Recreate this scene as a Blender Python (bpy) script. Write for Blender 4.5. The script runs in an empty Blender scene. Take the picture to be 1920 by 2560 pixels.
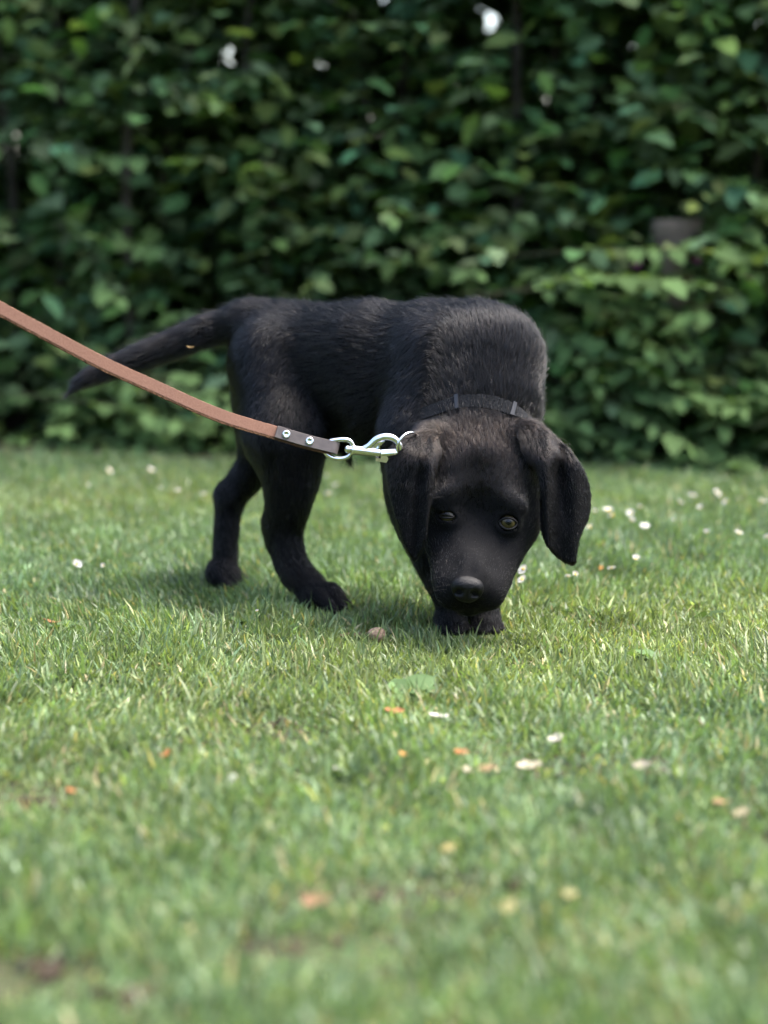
import bpy, math
import numpy as np
from mathutils import Vector, Matrix

SKIP = ''
rng = np.random.default_rng(11)
scene = bpy.context.scene
COL = scene.collection

# ------------------------------------------------------------------ camera, sky, sun, exposure
CAM_H = 0.464
TILT = math.radians(8.74)
FPX = 4978.0                      # focal length in photograph pixels (1920 x 2560)
cam_data = bpy.data.cameras.new('camera')
cam = bpy.data.objects.new('camera', cam_data)
COL.objects.link(cam)
cam.location = (0, 0, CAM_H)
cam.rotation_euler = (math.radians(90) - TILT, 0, 0)
cam_data.sensor_fit = 'VERTICAL'
cam_data.sensor_height = 36.0
cam_data.lens = 36.0 * FPX / 2560.0
cam_data.clip_start = 0.05
cam_data.clip_end = 800.0
cam_data.dof.use_dof = True
cam_data.dof.focus_distance = 2.09
cam_data.dof.aperture_fstop = 2.8
cam_data.dof.aperture_blades = 0
scene.camera = cam

SUN_ELEV, SUN_AZ = math.radians(66), math.radians(84)   # azimuth from +Y (behind the hedge) towards +X
world = bpy.data.worlds.new('World')
scene.world = world
world.use_nodes = True
wn = world.node_tree.nodes
bg = wn['Background']
sky = wn.new('ShaderNodeTexSky')
sky.sky_type = 'NISHITA'
sky.sun_disc = False
sky.sun_elevation = SUN_ELEV
sky.sun_rotation = SUN_AZ
sky.air_density = 1.0
sky.dust_density = 4.0
sky.ozone_density = 1.0
world.node_tree.links.new(sky.outputs[0], bg.inputs[0])
bg.inputs[1].default_value = 0.15

sun_data = bpy.data.lights.new('sun', 'SUN')
sun_data.energy = 1.8
sun_data.angle = math.radians(28)
sun_data.color = (1.0, 0.96, 0.90)
sun = bpy.data.objects.new('sun', sun_data)
COL.objects.link(sun)
sd = Vector((math.sin(SUN_AZ) * math.cos(SUN_ELEV), math.cos(SUN_AZ) * math.cos(SUN_ELEV), math.sin(SUN_ELEV)))
sun.rotation_euler = sd.to_track_quat('Z', 'Y').to_euler()
sun.location = (1, 3, 6)

scene.view_settings.view_transform = 'Standard'
scene.view_settings.look = 'None'
scene.view_settings.gamma = 1.0
scene.view_settings.exposure = 2.5
scene.render.engine = 'CYCLES'
scene.cycles.max_bounces = 8
scene.cycles.transparent_max_bounces = 8
try:
    scene.cycles_curves.shape = 'RIBBONS'
except Exception:
    pass

# ------------------------------------------------------------------ pixel helpers (photograph pixels -> places in the world)
CT, ST = math.cos(TILT), math.sin(TILT)

def W(px, py, Y):
    u, v = (px - 960) / FPX, (py - 1280) / FPX
    dy, dz = CT - v * ST, -ST - v * CT
    t = Y / dy
    return np.array([u * t, Y, CAM_H + dz * t])

def G(px, py, z=0.0):
    u, v = (px - 960) / FPX, (py - 1280) / FPX
    dy, dz = CT - v * ST, -ST - v * CT
    t = (z - CAM_H) / dz
    return np.array([u * t, dy * t, z])

def XZ(px, Y, z):
    zc = Y * CT + (CAM_H - z) * ST
    return np.array([(px - 960) / FPX * zc, Y, z])

def proj(P):
    d = P - np.array([0, 0, CAM_H])
    zc = d[..., 1] * CT - d[..., 2] * ST
    yc = -d[..., 1] * ST - d[..., 2] * CT
    return 960 + FPX * d[..., 0] / zc, 1280 + FPX * yc / zc

def unit(v):
    v = np.asarray(v, float)
    n = np.linalg.norm(v, axis=-1, keepdims=True)
    return v / np.maximum(n, 1e-12)

# smooth pseudo noise: sums of sines, good enough for variation of growth
def make_noise(seed, scale, n=7):
    r = np.random.default_rng(seed)
    K = (r.normal(size=(n, 3)) * scale).astype(np.float32)
    ph = r.uniform(0, 6.28, n).astype(np.float32)
    def f(P):
        P = np.asarray(P, np.float32); a = np.zeros(P.shape[:-1], np.float32)
        for k_, p_ in zip(K, ph): a += np.sin(P @ k_ + p_)
        return a * (1.6 / n)
    return f

# ------------------------------------------------------------------ object helpers
ORIGIN = {}

def tag(o, label=None, cat=None, group=None, kind=None):
    if label: o['label'] = label
    if cat: o['category'] = cat
    if group: o['group'] = group
    if kind: o['kind'] = kind
    return o

def empty(name, loc, **kw):
    o = bpy.data.objects.new(name, None)
    o.empty_display_size = 0.05
    o.location = loc
    COL.objects.link(o)
    ORIGIN[o.name] = np.array(loc, float)
    return tag(o, **kw)

def make_mesh(name, V, faces, smooth=True, colors=None):
    """faces: list of int arrays (n, k)"""
    me = bpy.data.meshes.new(name)
    V = np.asarray(V, np.float32)
    me.vertices.add(len(V))
    me.vertices.foreach_set('co', V.ravel())
    flat = np.concatenate([f.ravel() for f in faces]).astype(np.int32)
    tot = np.concatenate([np.full(len(f), f.shape[1]) for f in faces]).astype(np.int32)
    start = np.concatenate([[0], np.cumsum(tot)[:-1]]).astype(np.int32)
    me.loops.add(len(flat))
    me.loops.foreach_set('vertex_index', flat)
    me.polygons.add(len(tot))
    me.polygons.foreach_set('loop_start', start)
    me.polygons.foreach_set('loop_total', tot)
    me.polygons.foreach_set('use_smooth', np.full(len(tot), smooth))
    if colors is not None:
        a = me.color_attributes.new('tint', 'FLOAT_COLOR', 'POINT')
        c = np.ones((len(V), 4), np.float32)
        c[:, :3] = colors
        a.data.foreach_set('color', c.ravel())
    me.update(calc_edges=True)
    me.validate()
    return me

def link(name, data, parent=None, mat=None, loc=(0, 0, 0), **kw):
    o = bpy.data.objects.new(name, data)
    COL.objects.link(o)
    o.location = loc
    if parent is not None:
        o.parent = parent
        ORIGIN[o.name] = ORIGIN[parent.name] + np.array(loc, float)
    else:
        ORIGIN[o.name] = np.array(loc, float)
    if mat is not None and not data.materials:
        data.materials.append(mat)
    return tag(o, **kw)

def build(name, V, faces, mat, parent=None, smooth=True, colors=None, origin=None, **kw):
    """mesh given in world coordinates; stored relative to the parent (or to origin)"""
    V = np.asarray(V, float)
    if parent is not None:
        return link(name, make_mesh(name, V - ORIGIN[parent.name], faces, smooth, colors), parent, mat, **kw)
    base = np.zeros(3) if origin is None else np.asarray(origin, float)
    return link(name, make_mesh(name, V - base, faces, smooth, colors), None, mat, loc=base, **kw)

class MB:
    def __init__(s): s.V, s.F, s.n = [], {}, 0
    def add(s, V, faces):
        V = np.asarray(V, float)
        for f in faces:
            f = np.asarray(f, int)
            s.F.setdefault(f.shape[1], []).append(f + s.n)
        s.V.append(V); s.n += len(V)
        return s
    def arrays(s):
        return np.concatenate(s.V), [np.concatenate(f) for f in s.F.values()]

def tube(path, radii, seg=10, closed=False, cap=True, squash=None, up=None):
    P = np.asarray(path, float); n = len(P)
    R = np.broadcast_to(np.asarray(radii, float), (n,))
    if closed:
        T = unit(np.roll(P, -1, 0) - np.roll(P, 1, 0))
    else:
        T = unit(np.gradient(P, axis=0))
    ref = np.array([0, 0, 1.0]) if up is None else np.asarray(up, float)
    A = np.cross(T, ref); bad = np.linalg.norm(A, axis=1) < 1e-3
    A[bad] = np.cross(T[bad], [0, 1.0, 0.02])
    A = unit(A); B = np.cross(A, T)
    th = np.linspace(0, 2 * math.pi, seg, endpoint=False)
    sa, sb = (1, 1) if squash is None else squash
    V = P[:, None] + R[:, None, None] * (np.cos(th)[None, :, None] * A[:, None] * sa + np.sin(th)[None, :, None] * B[:, None] * sb)
    V = V.reshape(-1, 3)
    m = n if closed else n - 1
    i = np.arange(m)[:, None]; j = np.arange(seg)[None]
    i2 = (i + 1) % n; j2 = (j + 1) % seg
    Q = np.stack([i * seg + j, i2 * seg + j, i2 * seg + j2, i * seg + j2], -1).reshape(-1, 4)
    faces = [Q]
    if cap and not closed:
        V = np.concatenate([V, P[[0, -1]]])
        k = np.arange(seg)
        faces.append(np.stack([np.full(seg, n * seg), k, (k + 1) % seg], -1))
        faces.append(np.stack([np.full(seg, n * seg + 1), (n - 1) * seg + (k + 1) % seg, (n - 1) * seg + k], -1))
    return V, faces

def catmull(P, n):
    P = np.asarray(P, float)
    Q = np.concatenate([[2 * P[0] - P[1]], P, [2 * P[-1] - P[-2]]])
    t = np.linspace(0, len(P) - 1 - 1e-6, n); i = t.astype(int); f = (t - i)[:, None]
    a, b, c, d = Q[i], Q[i + 1], Q[i + 2], Q[i + 3]
    return 0.5 * (2 * b + (c - a) * f + (2 * a - 5 * b + 4 * c - d) * f ** 2 + (3 * b - a - 3 * c + d) * f ** 3)

def sphere(c, r, nu=16, nv=10):
    th = np.linspace(0, 2 * math.pi, nu, endpoint=False); ph = np.linspace(0, math.pi, nv + 1)[1:-1]
    V = np.array([[math.sin(p) * math.cos(t), math.sin(p) * math.sin(t), math.cos(p)] for p in ph for t in th])
    V = np.concatenate([V, [[0, 0, 1], [0, 0, -1]]])
    F = []
    k = np.arange(nu)
    for a in range(nv - 2):
        F.append(np.stack([a * nu + k, (a + 1) * nu + k, (a + 1) * nu + (k + 1) % nu, a * nu + (k + 1) % nu], -1))
    T = [np.stack([np.full(nu, len(V) - 2), k, (k + 1) % nu], -1),
         np.stack([np.full(nu, len(V) - 1), (nv - 2) * nu + (k + 1) % nu, (nv - 2) * nu + k], -1)]
    return V * np.asarray(r) + np.asarray(c), [np.concatenate(F), np.concatenate(T)]

# ------------------------------------------------------------------ materials
def mat_new(name):
    m = bpy.data.materials.new(name)
    m.use_nodes = True
    return m, m.node_tree.nodes, m.node_tree.links

def principled(name, color, rough=0.6, metal=0.0, noise=None, bump=0.0, spec=0.5, **kw):
    """noise = (scale, second colour, detail)"""
    m, N, L = mat_new(name)
    b = N['Principled BSDF']
    b.inputs['Base Color'].default_value = (*color, 1)
    b.inputs['Roughness'].default_value = rough
    b.inputs['Metallic'].default_value = metal
    b.inputs['Specular IOR Level'].default_value = spec
    for k, v in kw.items(): b.inputs[k].default_value = v
    if noise:
        tc = N.new('ShaderNodeTexCoord'); nt = N.new('ShaderNodeTexNoise')
        nt.inputs['Scale'].default_value = noise[0]; nt.inputs['Detail'].default_value = noise[2] if len(noise) > 2 else 5
        L.new(tc.outputs['Object'], nt.inputs['Vector'])
        cr = N.new('ShaderNodeValToRGB')
        cr.color_ramp.elements[0].position = 0.32; cr.color_ramp.elements[0].color = (*color, 1)
        cr.color_ramp.elements[1].position = 0.68; cr.color_ramp.elements[1].color = (*noise[1], 1)
        L.new(nt.outputs['Fac'], cr.inputs[0]); L.new(cr.outputs[0], b.inputs['Base Color'])
        if bump:
            bp = N.new('ShaderNodeBump'); bp.inputs['Strength'].default_value = bump; bp.inputs['Distance'].default_value = 0.002
            L.new(nt.outputs['Fac'], bp.inputs['Height']); L.new(bp.outputs[0], b.inputs['Normal'])
    return m

def leafy(name, base=(1, 1, 1), trans=0.35, rough=0.45, use_tint=True, spec=0.06):
    """thin vegetable tissue: reflects, shines a little and lets light through"""
    m, N, L = mat_new(name)
    b = N['Principled BSDF']; out = N['Material Output']
    b.inputs['Roughness'].default_value = rough
    b.inputs['Specular IOR Level'].default_value = spec
    t = N.new('ShaderNodeBsdfTranslucent'); mix = N.new('ShaderNodeMixShader')
    mix.inputs[0].default_value = trans
    L.new(b.outputs[0], mix.inputs[1]); L.new(t.outputs[0], mix.inputs[2]); L.new(mix.outputs[0], out.inputs['Surface'])
    if use_tint:
        a = N.new('ShaderNodeAttribute'); a.attribute_name = 'tint'; src = a.outputs['Color']
    else:
        c = N.new('ShaderNodeRGB'); c.outputs[0].default_value = (*base, 1); src = c.outputs[0]
        oi = N.new('ShaderNodeObjectInfo'); hs = N.new('ShaderNodeHueSaturation')
        mr = N.new('ShaderNodeMapRange'); mr.inputs['To Min'].default_value = 0.6; mr.inputs['To Max'].default_value = 1.45
        L.new(oi.outputs['Random'], mr.inputs['Value']); L.new(mr.outputs[0], hs.inputs['Value']); L.new(src, hs.inputs['Color'])
        src = hs.outputs[0]
    L.new(src, b.inputs['Base Color'])
    g = N.new('ShaderNodeMix'); g.data_type = 'RGBA'; g.blend_type = 'MULTIPLY'; g.inputs['Factor'].default_value = 1
    L.new(src, g.inputs['A']); g.inputs['B'].default_value = (1.15, 1.25, 0.55, 1)
    L.new(g.outputs['Result'], t.inputs['Color'])
    return m

M = {}
M['grass'] = leafy('grass_blade', trans=0.4, rough=0.40)
M['grass'].node_tree.nodes['Principled BSDF'].inputs['Specular IOR Level'].default_value = 0.36
M['leaf'] = leafy('hedge_leaf', trans=0.38, rough=0.6)
M['leaf_single'] = leafy('hedge_leaf_single', base=(0.092, 0.152, 0.054), trans=0.38, rough=0.6, use_tint=False)
M['weed'] = leafy('lawn_weed_leaf', trans=0.3, rough=0.5)
M['bark'] = principled('bark', (0.035, 0.028, 0.02), 0.9, noise=(40, (0.09, 0.075, 0.055)), bump=0.6)
M['twig'] = principled('twig_bark', (0.022, 0.024, 0.012), 0.8, noise=(60, (0.045, 0.042, 0.024)), spec=0.15)
M['old_bark'] = principled('old_bark', (0.10, 0.072, 0.052), 0.9, noise=(18, (0.16, 0.12, 0.085)), bump=0.8)
M['petal'] = leafy('white_petal', base=(0.62, 0.60, 0.60), trans=0.25, rough=0.6, use_tint=False)
M['petal'].node_tree.nodes['Map Range'].inputs['To Min'].default_value = 0.9
M['petal'].node_tree.nodes['Map Range'].inputs['To Max'].default_value = 1.08
for n_ in M['petal'].node_tree.nodes:
    if n_.bl_idname == 'ShaderNodeMix': n_.inputs['B'].default_value = (1, 1, 1, 1)
M['yellow'] = principled('yellow_disc', (0.62, 0.42, 0.04), 0.8, noise=(900, (0.7, 0.5, 0.06)), bump=0.5)
M['stem'] = principled('green_stem', (0.10, 0.17, 0.05), 0.6)
M['pink'] = leafy('pink_petal', base=(0.22, 0.05, 0.13), trans=0.3, rough=0.6, use_tint=False)
for n_ in M['pink'].node_tree.nodes:
    if n_.bl_idname == 'ShaderNodeMix': n_.inputs['B'].default_value = (1, 0.8, 1, 1)
M['skin'] = principled('dark_skin', (0.004, 0.004, 0.0045), 0.85, spec=0.08)
M['chrome'] = principled('nickel_plate', (0.72, 0.71, 0.69), 0.07, 1.0)
M['leather'] = principled('rough_leather', (0.165, 0.084, 0.056), 0.85, noise=(600, (0.205, 0.108, 0.073)), bump=0.15, spec=0.25)
M['leather_edge'] = principled('leather_edge', (0.055, 0.03, 0.018), 0.95, noise=(900, (0.14, 0.07, 0.035)), bump=1.0, spec=0.2)
M['leather_dark'] = principled('smooth_dark_leather', (0.060, 0.047, 0.042), 0.5, noise=(120, (0.085, 0.068, 0.060)), bump=0.12)

# ------------------------------------------------------------------ ground
def lawn_material():
    m, N, L = mat_new('lawn_thatch')
    b = N['Principled BSDF']; b.inputs['Roughness'].default_value = 0.95; b.inputs['Specular IOR Level'].default_value = 0.1
    tc = N.new('ShaderNodeTexCoord')
    n1 = N.new('ShaderNodeTexNoise'); n1.inputs['Scale'].default_value = 9; n1.inputs['Detail'].default_value = 6
    n2 = N.new('ShaderNodeTexNoise'); n2.inputs['Scale'].default_value = 160; n2.inputs['Detail'].default_value = 4
    L.new(tc.outputs['Object'], n1.inputs['Vector']); L.new(tc.outputs['Object'], n2.inputs['Vector'])
    c1 = N.new('ShaderNodeValToRGB')
    c1.color_ramp.elements[0].position = 0.38; c1.color_ramp.elements[0].color = (0.040, 0.031, 0.021, 1)
    c1.color_ramp.elements[1].position = 0.6; c1.color_ramp.elements[1].color = (0.055, 0.085, 0.030, 1)
    c2 = N.new('ShaderNodeMix'); c2.data_type = 'RGBA'; c2.blend_type = 'OVERLAY'; c2.inputs['Factor'].default_value = 0.8
    L.new(n1.outputs['Fac'], c1.inputs[0]); L.new(c1.outputs[0], c2.inputs['A']); L.new(n2.outputs['Color'], c2.inputs['B'])
    L.new(c2.outputs['Result'], b.inputs['Base Color'])
    bp = N.new('ShaderNodeBump'); bp.inputs['Strength'].default_value = 0.9; bp.inputs['Distance'].default_value = 0.01
    L.new(n2.outputs['Fac'], bp.inputs['Height']); L.new(bp.outputs[0], b.inputs['Normal'])
    return m

S = 400.0
build('lawn_ground', [[-S, -S, 0], [S, -S, 0], [S, S, 0], [-S, S, 0]], [np.array([[0, 1, 2, 3]])], lawn_material(), smooth=False, kind='structure')
M['soil'] = principled('bed_soil', (0.030, 0.022, 0.015), 0.95, noise=(30, (0.07, 0.05, 0.032)), bump=0.8, spec=0.1)
HEDGE = lambda x: 3.53 - 0.1735 * x          # line where the lawn ends and the hedge begins
nb = 40
xs = np.linspace(-6, 6, nb)
wob = make_noise(5, 4.0)
front = np.stack([xs, HEDGE(xs) + 0.03 + 0.02 * wob(np.stack([xs, 0 * xs, 0 * xs], -1)), np.full(nb, 0.006)], -1)
back = np.stack([xs, np.full(nb, 9.0), np.full(nb, 0.006)], -1)
k = np.arange(nb - 1)
build('soil_bed', np.concatenate([front, back]), [np.stack([k, k + 1, nb + k + 1, nb + k], -1)], M['soil'], smooth=False, kind='structure')

# ------------------------------------------------------------------ grass: single blades, thick in view and thinner around
BARE = [(60, 1500, .10, .035, .75), (330, 1505, .09, .025, .6), (470, 1545, .05, .022, .85), (700, 1822, .05, .03, .7), (745, 1855, .06, .03, .7),
        (25, 2010, .04, .035, .95), (1000, 2245, .065, .034, .95), (790, 2385, .06, .026, 1.0), (60, 2460, .06, .04, 1.0), (1690, 1935, .10, .03, .7),
        (1080, 2290, .05, .03, .6), (270, 2500, .03, .02, .7), (1400, 2400, .03, .02, .5), (900, 1590, .05, .02, .5), (1860, 2000, .04, .03, .6), (1250, 1640, .04, .015, .4)]
gn5 = make_noise(35, 45, 9)
gn1, gn2, gn3, gn4 = make_noise(31, 9), make_noise(32, 28), make_noise(33, 5), make_noise(34, 60)

PAWS = [(XZ(1126, 2.118, 0), .036), (XZ(1213, 2.122, 0), .036), (XZ(815, 2.24, 0), .036), (XZ(563, 2.385, 0), .03)]
def press(P):
    r = np.ones(len(P))
    for c, s in PAWS:
        d = np.linalg.norm(P[:, :2] - (c[:2] + [0, -0.012]), axis=1)
        r *= 1 - 0.62 * np.exp(-(d / s) ** 2)
    return r

def grass_patch(name, xy, scale, label, segs=3):
    n = len(xy)
    P = np.concatenate([xy, np.zeros((n, 1))], 1)
    hmod = 1 + 0.25 * gn1(P) + 0.30 * gn2(P) + 0.55 * np.clip(gn5(P) - 0.25, 0, 1)
    H = np.clip(rng.gamma(8, 0.0018, n) * hmod * press(P) * (1 - 0.45 * bare_amount(P)), 0.006, 0.055) * scale
    Wd = rng.uniform(0.0008, 0.0018, n) * (1 + 0.5 * np.clip(gn5(P) - 0.25, 0, 1)) * (0.8 + 0.2 * scale)
    az = rng.uniform(0, 2 * math.pi, n)
    lean_dir = np.stack([np.cos(az), np.sin(az), 0 * az], -1) + np.stack([0.7 * gn1(P + 3), 0.7 * gn2(P + 7), 0 * az], -1)
    lean_dir = unit(lean_dir)
    lean = np.clip(np.abs(rng.normal(0.35, 0.28, n)), 0.03, 1.25)
    curl = np.clip(rng.normal(0.55, 0.4, n), -0.1, 1.6)
    face = az + rng.normal(0, 0.9, n) + math.pi / 2
    side = np.stack([np.cos(face), np.sin(face), 0 * face], -1)
    ts = np.linspace(0, 1, segs + 1)
    wprof = np.interp(ts, [0, .25, .6, 1], [0.7, 1, .8, 0])
    pos = P.copy(); pts = [pos]
    for i in range(segs):
        a = lean + curl * (ts[i] + ts[i + 1]) / 2
        a = np.minimum(a, 1.75)
        pos = pos + (H / segs)[:, None] * (np.cos(a)[:, None] * np.array([0, 0, 1.0]) + np.sin(a)[:, None] * lean_dir)
        pts.append(pos)
    nv = 2 * segs + 1
    V = np.zeros((n, nv, 3))
    for i in range(segs):
        off = side * (Wd * wprof[i])[:, None]
        V[:, 2 * i] = pts[i] - off; V[:, 2 * i + 1] = pts[i] + off
    V[:, -1] = pts[-1]
    V[:, :, 2] = np.maximum(V[:, :, 2], 0.0012)
    b = (np.arange(n) * nv)[:, None]
    Q = np.concatenate([b + np.array([[2 * i, 2 * i + 1, 2 * i + 3, 2 * i + 2]]) for i in range(segs - 1)])
    T = b + np.array([[2 * segs - 2, 2 * segs - 1, 2 * segs]])
    # colour of each blade: fresh, bluish, yellowish or straw
    base = np.array([0.120, 0.175, 0.075]); blue = np.array([0.109, 0.168, 0.086]); yel = np.array([0.170, 0.208, 0.086]); dry = np.array([0.32, 0.27, 0.14])
    mix = 0.5 + 0.5 * gn3(P) + rng.normal(0, 0.35, n)
    C = np.where((mix < 0.35)[:, None], blue, np.where((mix > 0.85)[:, None], yel, base))
    bare = bare_amount(P)
    isdry = rng.random(n) < (0.03 + 0.08 * bare + 0.05 * np.clip(gn2(P + 11), 0, 1))
    C = np.where(isdry[:, None], dry, C)
    C = C * np.exp(rng.normal(0, 0.28, n))[:, None] * (1 + 0.12 * gn4(P) + 0.16 * gn2(P + 5))[:, None]
    col = np.repeat(C[:, None], nv, 1).reshape(-1, 3)
    build(name, V.reshape(-1, 3), [Q, T], M['grass'], smooth=True, colors=np.clip(col, 0.01, 0.6), kind='stuff', label=label, cat='grass')

BARE_W = [(G(a, b), rx, ry, s) for a, b, rx, ry, s in BARE]
def bare_amount(P):
    r = np.zeros(len(P))
    for c, rx, ry, s in BARE_W:
        d = ((P[:, 0] - c[0]) / rx) ** 2 + ((P[:, 1] - c[1]) / ry) ** 2
        r = np.maximum(r, np.minimum(1, 0.92 * s * np.exp(-0.6 * d ** 1.5 * (1 + 0.4 * gn4(P)))))
    return r

def scatter(n, x0, x1, y0, y1, cond):
    xy = np.stack([rng.uniform(x0, x1, n), rng.uniform(y0, y1, n)], -1)
    P = np.concatenate([xy, np.zeros((n, 1))], 1)
    keep = cond(xy) & (rng.random(n) > bare_amount(P) * 1.02) & (rng.random(n) < 0.86 + 0.25 * gn2(P))
    keep &= xy[:, 1] < HEDGE(xy[:, 0]) + 0.05 * rng.random(n)
    return xy[keep]
inview = lambda q, m=1.0: np.abs(q[:, 0]) < (0.2 * q[:, 1] + 0.10) * m
if 'grass' not in SKIP:
    near = scatter(int(0.95 * 105000 * 1.2), -0.6, 0.6, 0.88, 1.9, lambda q: inview(q))
    mid = scatter(int(1.24 * 165000 * 0.85), -0.62, 0.62, 1.9, 2.75, lambda q: inview(q))
    far = scatter(int(1.7 * 110000 * 1.1), -0.85, 0.85, 2.75, 3.85, lambda q: inview(q))
    grass_patch('grass', np.concatenate([near, mid, far]), 1.0, 'short green lawn grass round the puppy')
    side_ = scatter(190000, -2.2, 2.2, 0.4, 3.9, lambda q: ~inview(q))
    grass_patch('grass', side_, 1.1, 'short green lawn grass to either side', segs=2)

    # crumbs of earth where the turf is worn through
    cb = MB()
    V0, F0 = sphere((0, 0, 0), 1, 6, 4)
    for (c, rx, ry, s_), src in zip(BARE_W, BARE):
        if s_ < 0.65: continue
        for _ in range(12):
            p = c + np.array([rng.normal(0, rx * .55), rng.normal(0, ry * .55), 0])
            r_ = rng.gamma(3, 0.0013)
            Vn = V0 * (1 + rng.normal(0, .22, (len(V0), 1))) * np.array([rng.uniform(.8, 1.5), rng.uniform(.8, 1.5), rng.uniform(.5, .9)]) * r_
            cb.add(Vn + p + [0, 0, r_ * .35], F0)
    V, F = cb.arrays()
    build('soil_crumbs', V, F, principled('earth', (0.022, 0.017, 0.012), 0.95, noise=(200, (0.05, 0.038, 0.026)), spec=0.1), smooth=False, kind='stuff', label='crumbs of dark earth in the worn patches', cat='soil')

# unseen trees, added to darken reflections and cut sky light from the horizon
nT = 16000
ta = rng.uniform(0, 2 * math.pi, nT); tr_ = rng.uniform(13, 16, nT)
keepT = np.abs(np.angle(np.exp(1j * (ta - math.pi / 2)))) > 0.30
tb = np.stack([np.cos(ta) * tr_, 2 + np.sin(ta) * tr_, rng.random(nT) ** 1.2 * (5.0 + 1.6 * np.sin(ta * 9) + np.sin(ta * 23))], -1)[keepT]
nT = len(tb)
ux = unit(rng.normal(size=(nT, 3))); uy = unit(np.cross(ux, rng.normal(size=(nT, 3))))
hs = rng.uniform(0.18, 0.42, nT)[:, None]
TV = np.stack([tb - ux * hs, tb + uy * hs * .5, tb + ux * hs, tb - uy * hs * .5], 1).reshape(-1, 3)
build('added_treeline', TV, [np.arange(4 * nT).reshape(-1, 4)], M['leaf'], colors=np.repeat(np.array([[0.05, 0.09, 0.035]]) * np.exp(rng.normal(0, .3, (nT, 1))), 4, 0), kind='stuff', label='unseen green trees added round the garden to darken reflections', cat='trees')

# ------------------------------------------------------------------ hedge: shrubs with stems, leafy sprays and inner foliage
# one leaf: pointed oval, folded along the midrib, drooping tip; lies along +x, face up +z
def leaf_shape(wide=0.62, droop=0.22, fold=0.10, wavy=0.03):
    xs = np.array([0.0, 0.16, 0.38, 0.62, 0.84, 1.0]); hw = np.array([0.0, 0.30, 0.5, 0.46, 0.24, 0.0]) * wide
    z = -droop * xs ** 2
    V = []
    for x, w, zz in zip(xs, hw, z):
        V.append([x, 0, zz])
    for i in (1, 2, 3, 4):
        s_ = wavy * (-1) ** i
        V.append([xs[i], hw[i], z[i] + fold * hw[i] * 1.6 + s_]); V.append([xs[i], -hw[i], z[i] + fold * hw[i] * 1.6 - s_])
    L_ = lambda i: 6 + 2 * (i - 1); R_ = lambda i: 7 + 2 * (i - 1)
    T = [[0, L_(1), 1], [0, 1, R_(1)], [4, L_(4), 5], [4, 5, R_(4)]]
    Q = []
    for i in (1, 2, 3):
        Q.append([i, L_(i), L_(i + 1), i + 1][::-1]); Q.append([i, i + 1, R_(i + 1), R_(i)][::-1])
    T = [t[::-1] for t in T]
    return np.array(V, float), np.array(Q), np.array(T)
LV, LQ, LTRI = leaf_shape()
LVS = [leaf_shape(0.62, 0.22, 0.10, 0.03), leaf_shape(0.72, 0.12, 0.16, 0.02), leaf_shape(0.55, 0.32, 0.05, 0.04)]

def leaves_mesh(pos, xdir, ndir, size, colors):
    """many leaves in one set of arrays"""
    x = unit(xdir); z = unit(ndir - x * (ndir * x).sum(1)[:, None]); y = np.cross(z, x)
    n = len(pos); kind = rng.integers(0, 3, n)
    base = np.stack([a[0] for a in LVS])[kind]
    V = pos[:, None] + size[:, None, None] * (base[..., 0:1] * x[:, None] + base[..., 1:2] * y[:, None] + base[..., 2:3] * z[:, None])
    m = LV.shape[0]; b = (np.arange(n) * m)[:, None, None]
    Q = (b + LQ[None]).reshape(-1, 4); T = (b + LTRI[None]).reshape(-1, 3)
    return V.reshape(-1, 3), [Q, T], np.repeat(colors[:, None], m, 1).reshape(-1, 3)

GREEN = np.array([0.092, 0.152, 0.054])
def leaf_colors(n, bright=1.0):
    c = GREEN * np.exp(rng.normal(0, 0.38, n))[:, None] * bright
    c[:, 0] *= rng.uniform(0.75, 1.35, n); c[:, 2] *= rng.uniform(0.7, 1.5, n)
    return c

# see-through gaps (places where the hedge is thin), as lines of sight that no leaf happens to block
GAPS = [(W(1232, 12, 4), .022), (W(1256, 6, 4), .015), (W(1234, 50, 4), .015), (W(1275, 505, 4), .014), (W(1305, 148, 4), .012), (W(1310, 220, 4), .012),
        (W(28, 398, 4), .016), (W(44, 472, 4), .018), (W(725, 128, 4), .013), (W(1148, 97, 4), .012), (W(1900, 405, 4), .02)]
STUMP = W(1695, 548, 3.70)
def in_gap(P):
    bad = np.zeros(len(P), bool)
    o = np.array([0, 0, CAM_H])
    for g, r in GAPS:
        d = unit(g - o); q = P - o
        t = q @ d
        bad |= np.linalg.norm(q - t[:, None] * d, axis=1) < r * t / 4 + 0.018
    bad |= (np.abs(P[:, 0] - STUMP[0]) < 0.055) & (P[:, 2] > 0.31) & (P[:, 2] < 0.49) & (P[:, 1] < STUMP[1] + 0.05) & (rng.random(len(P)) < 0.55)
    return bad

LEAF_MESH = []
for v, q, t in LVS:
    me = make_mesh('leaf', v, [q, t]); me.materials.append(M['leaf_single']); LEAF_MESH.append(me)

def branch_path(a, b, n=8, wob=0.03):
    t = np.linspace(0, 1, n)[:, None]
    P = a + (b - a) * t
    j = rng.normal(0, wob, (n, 3)) * np.sin(t * math.pi)
    return P + j

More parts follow.
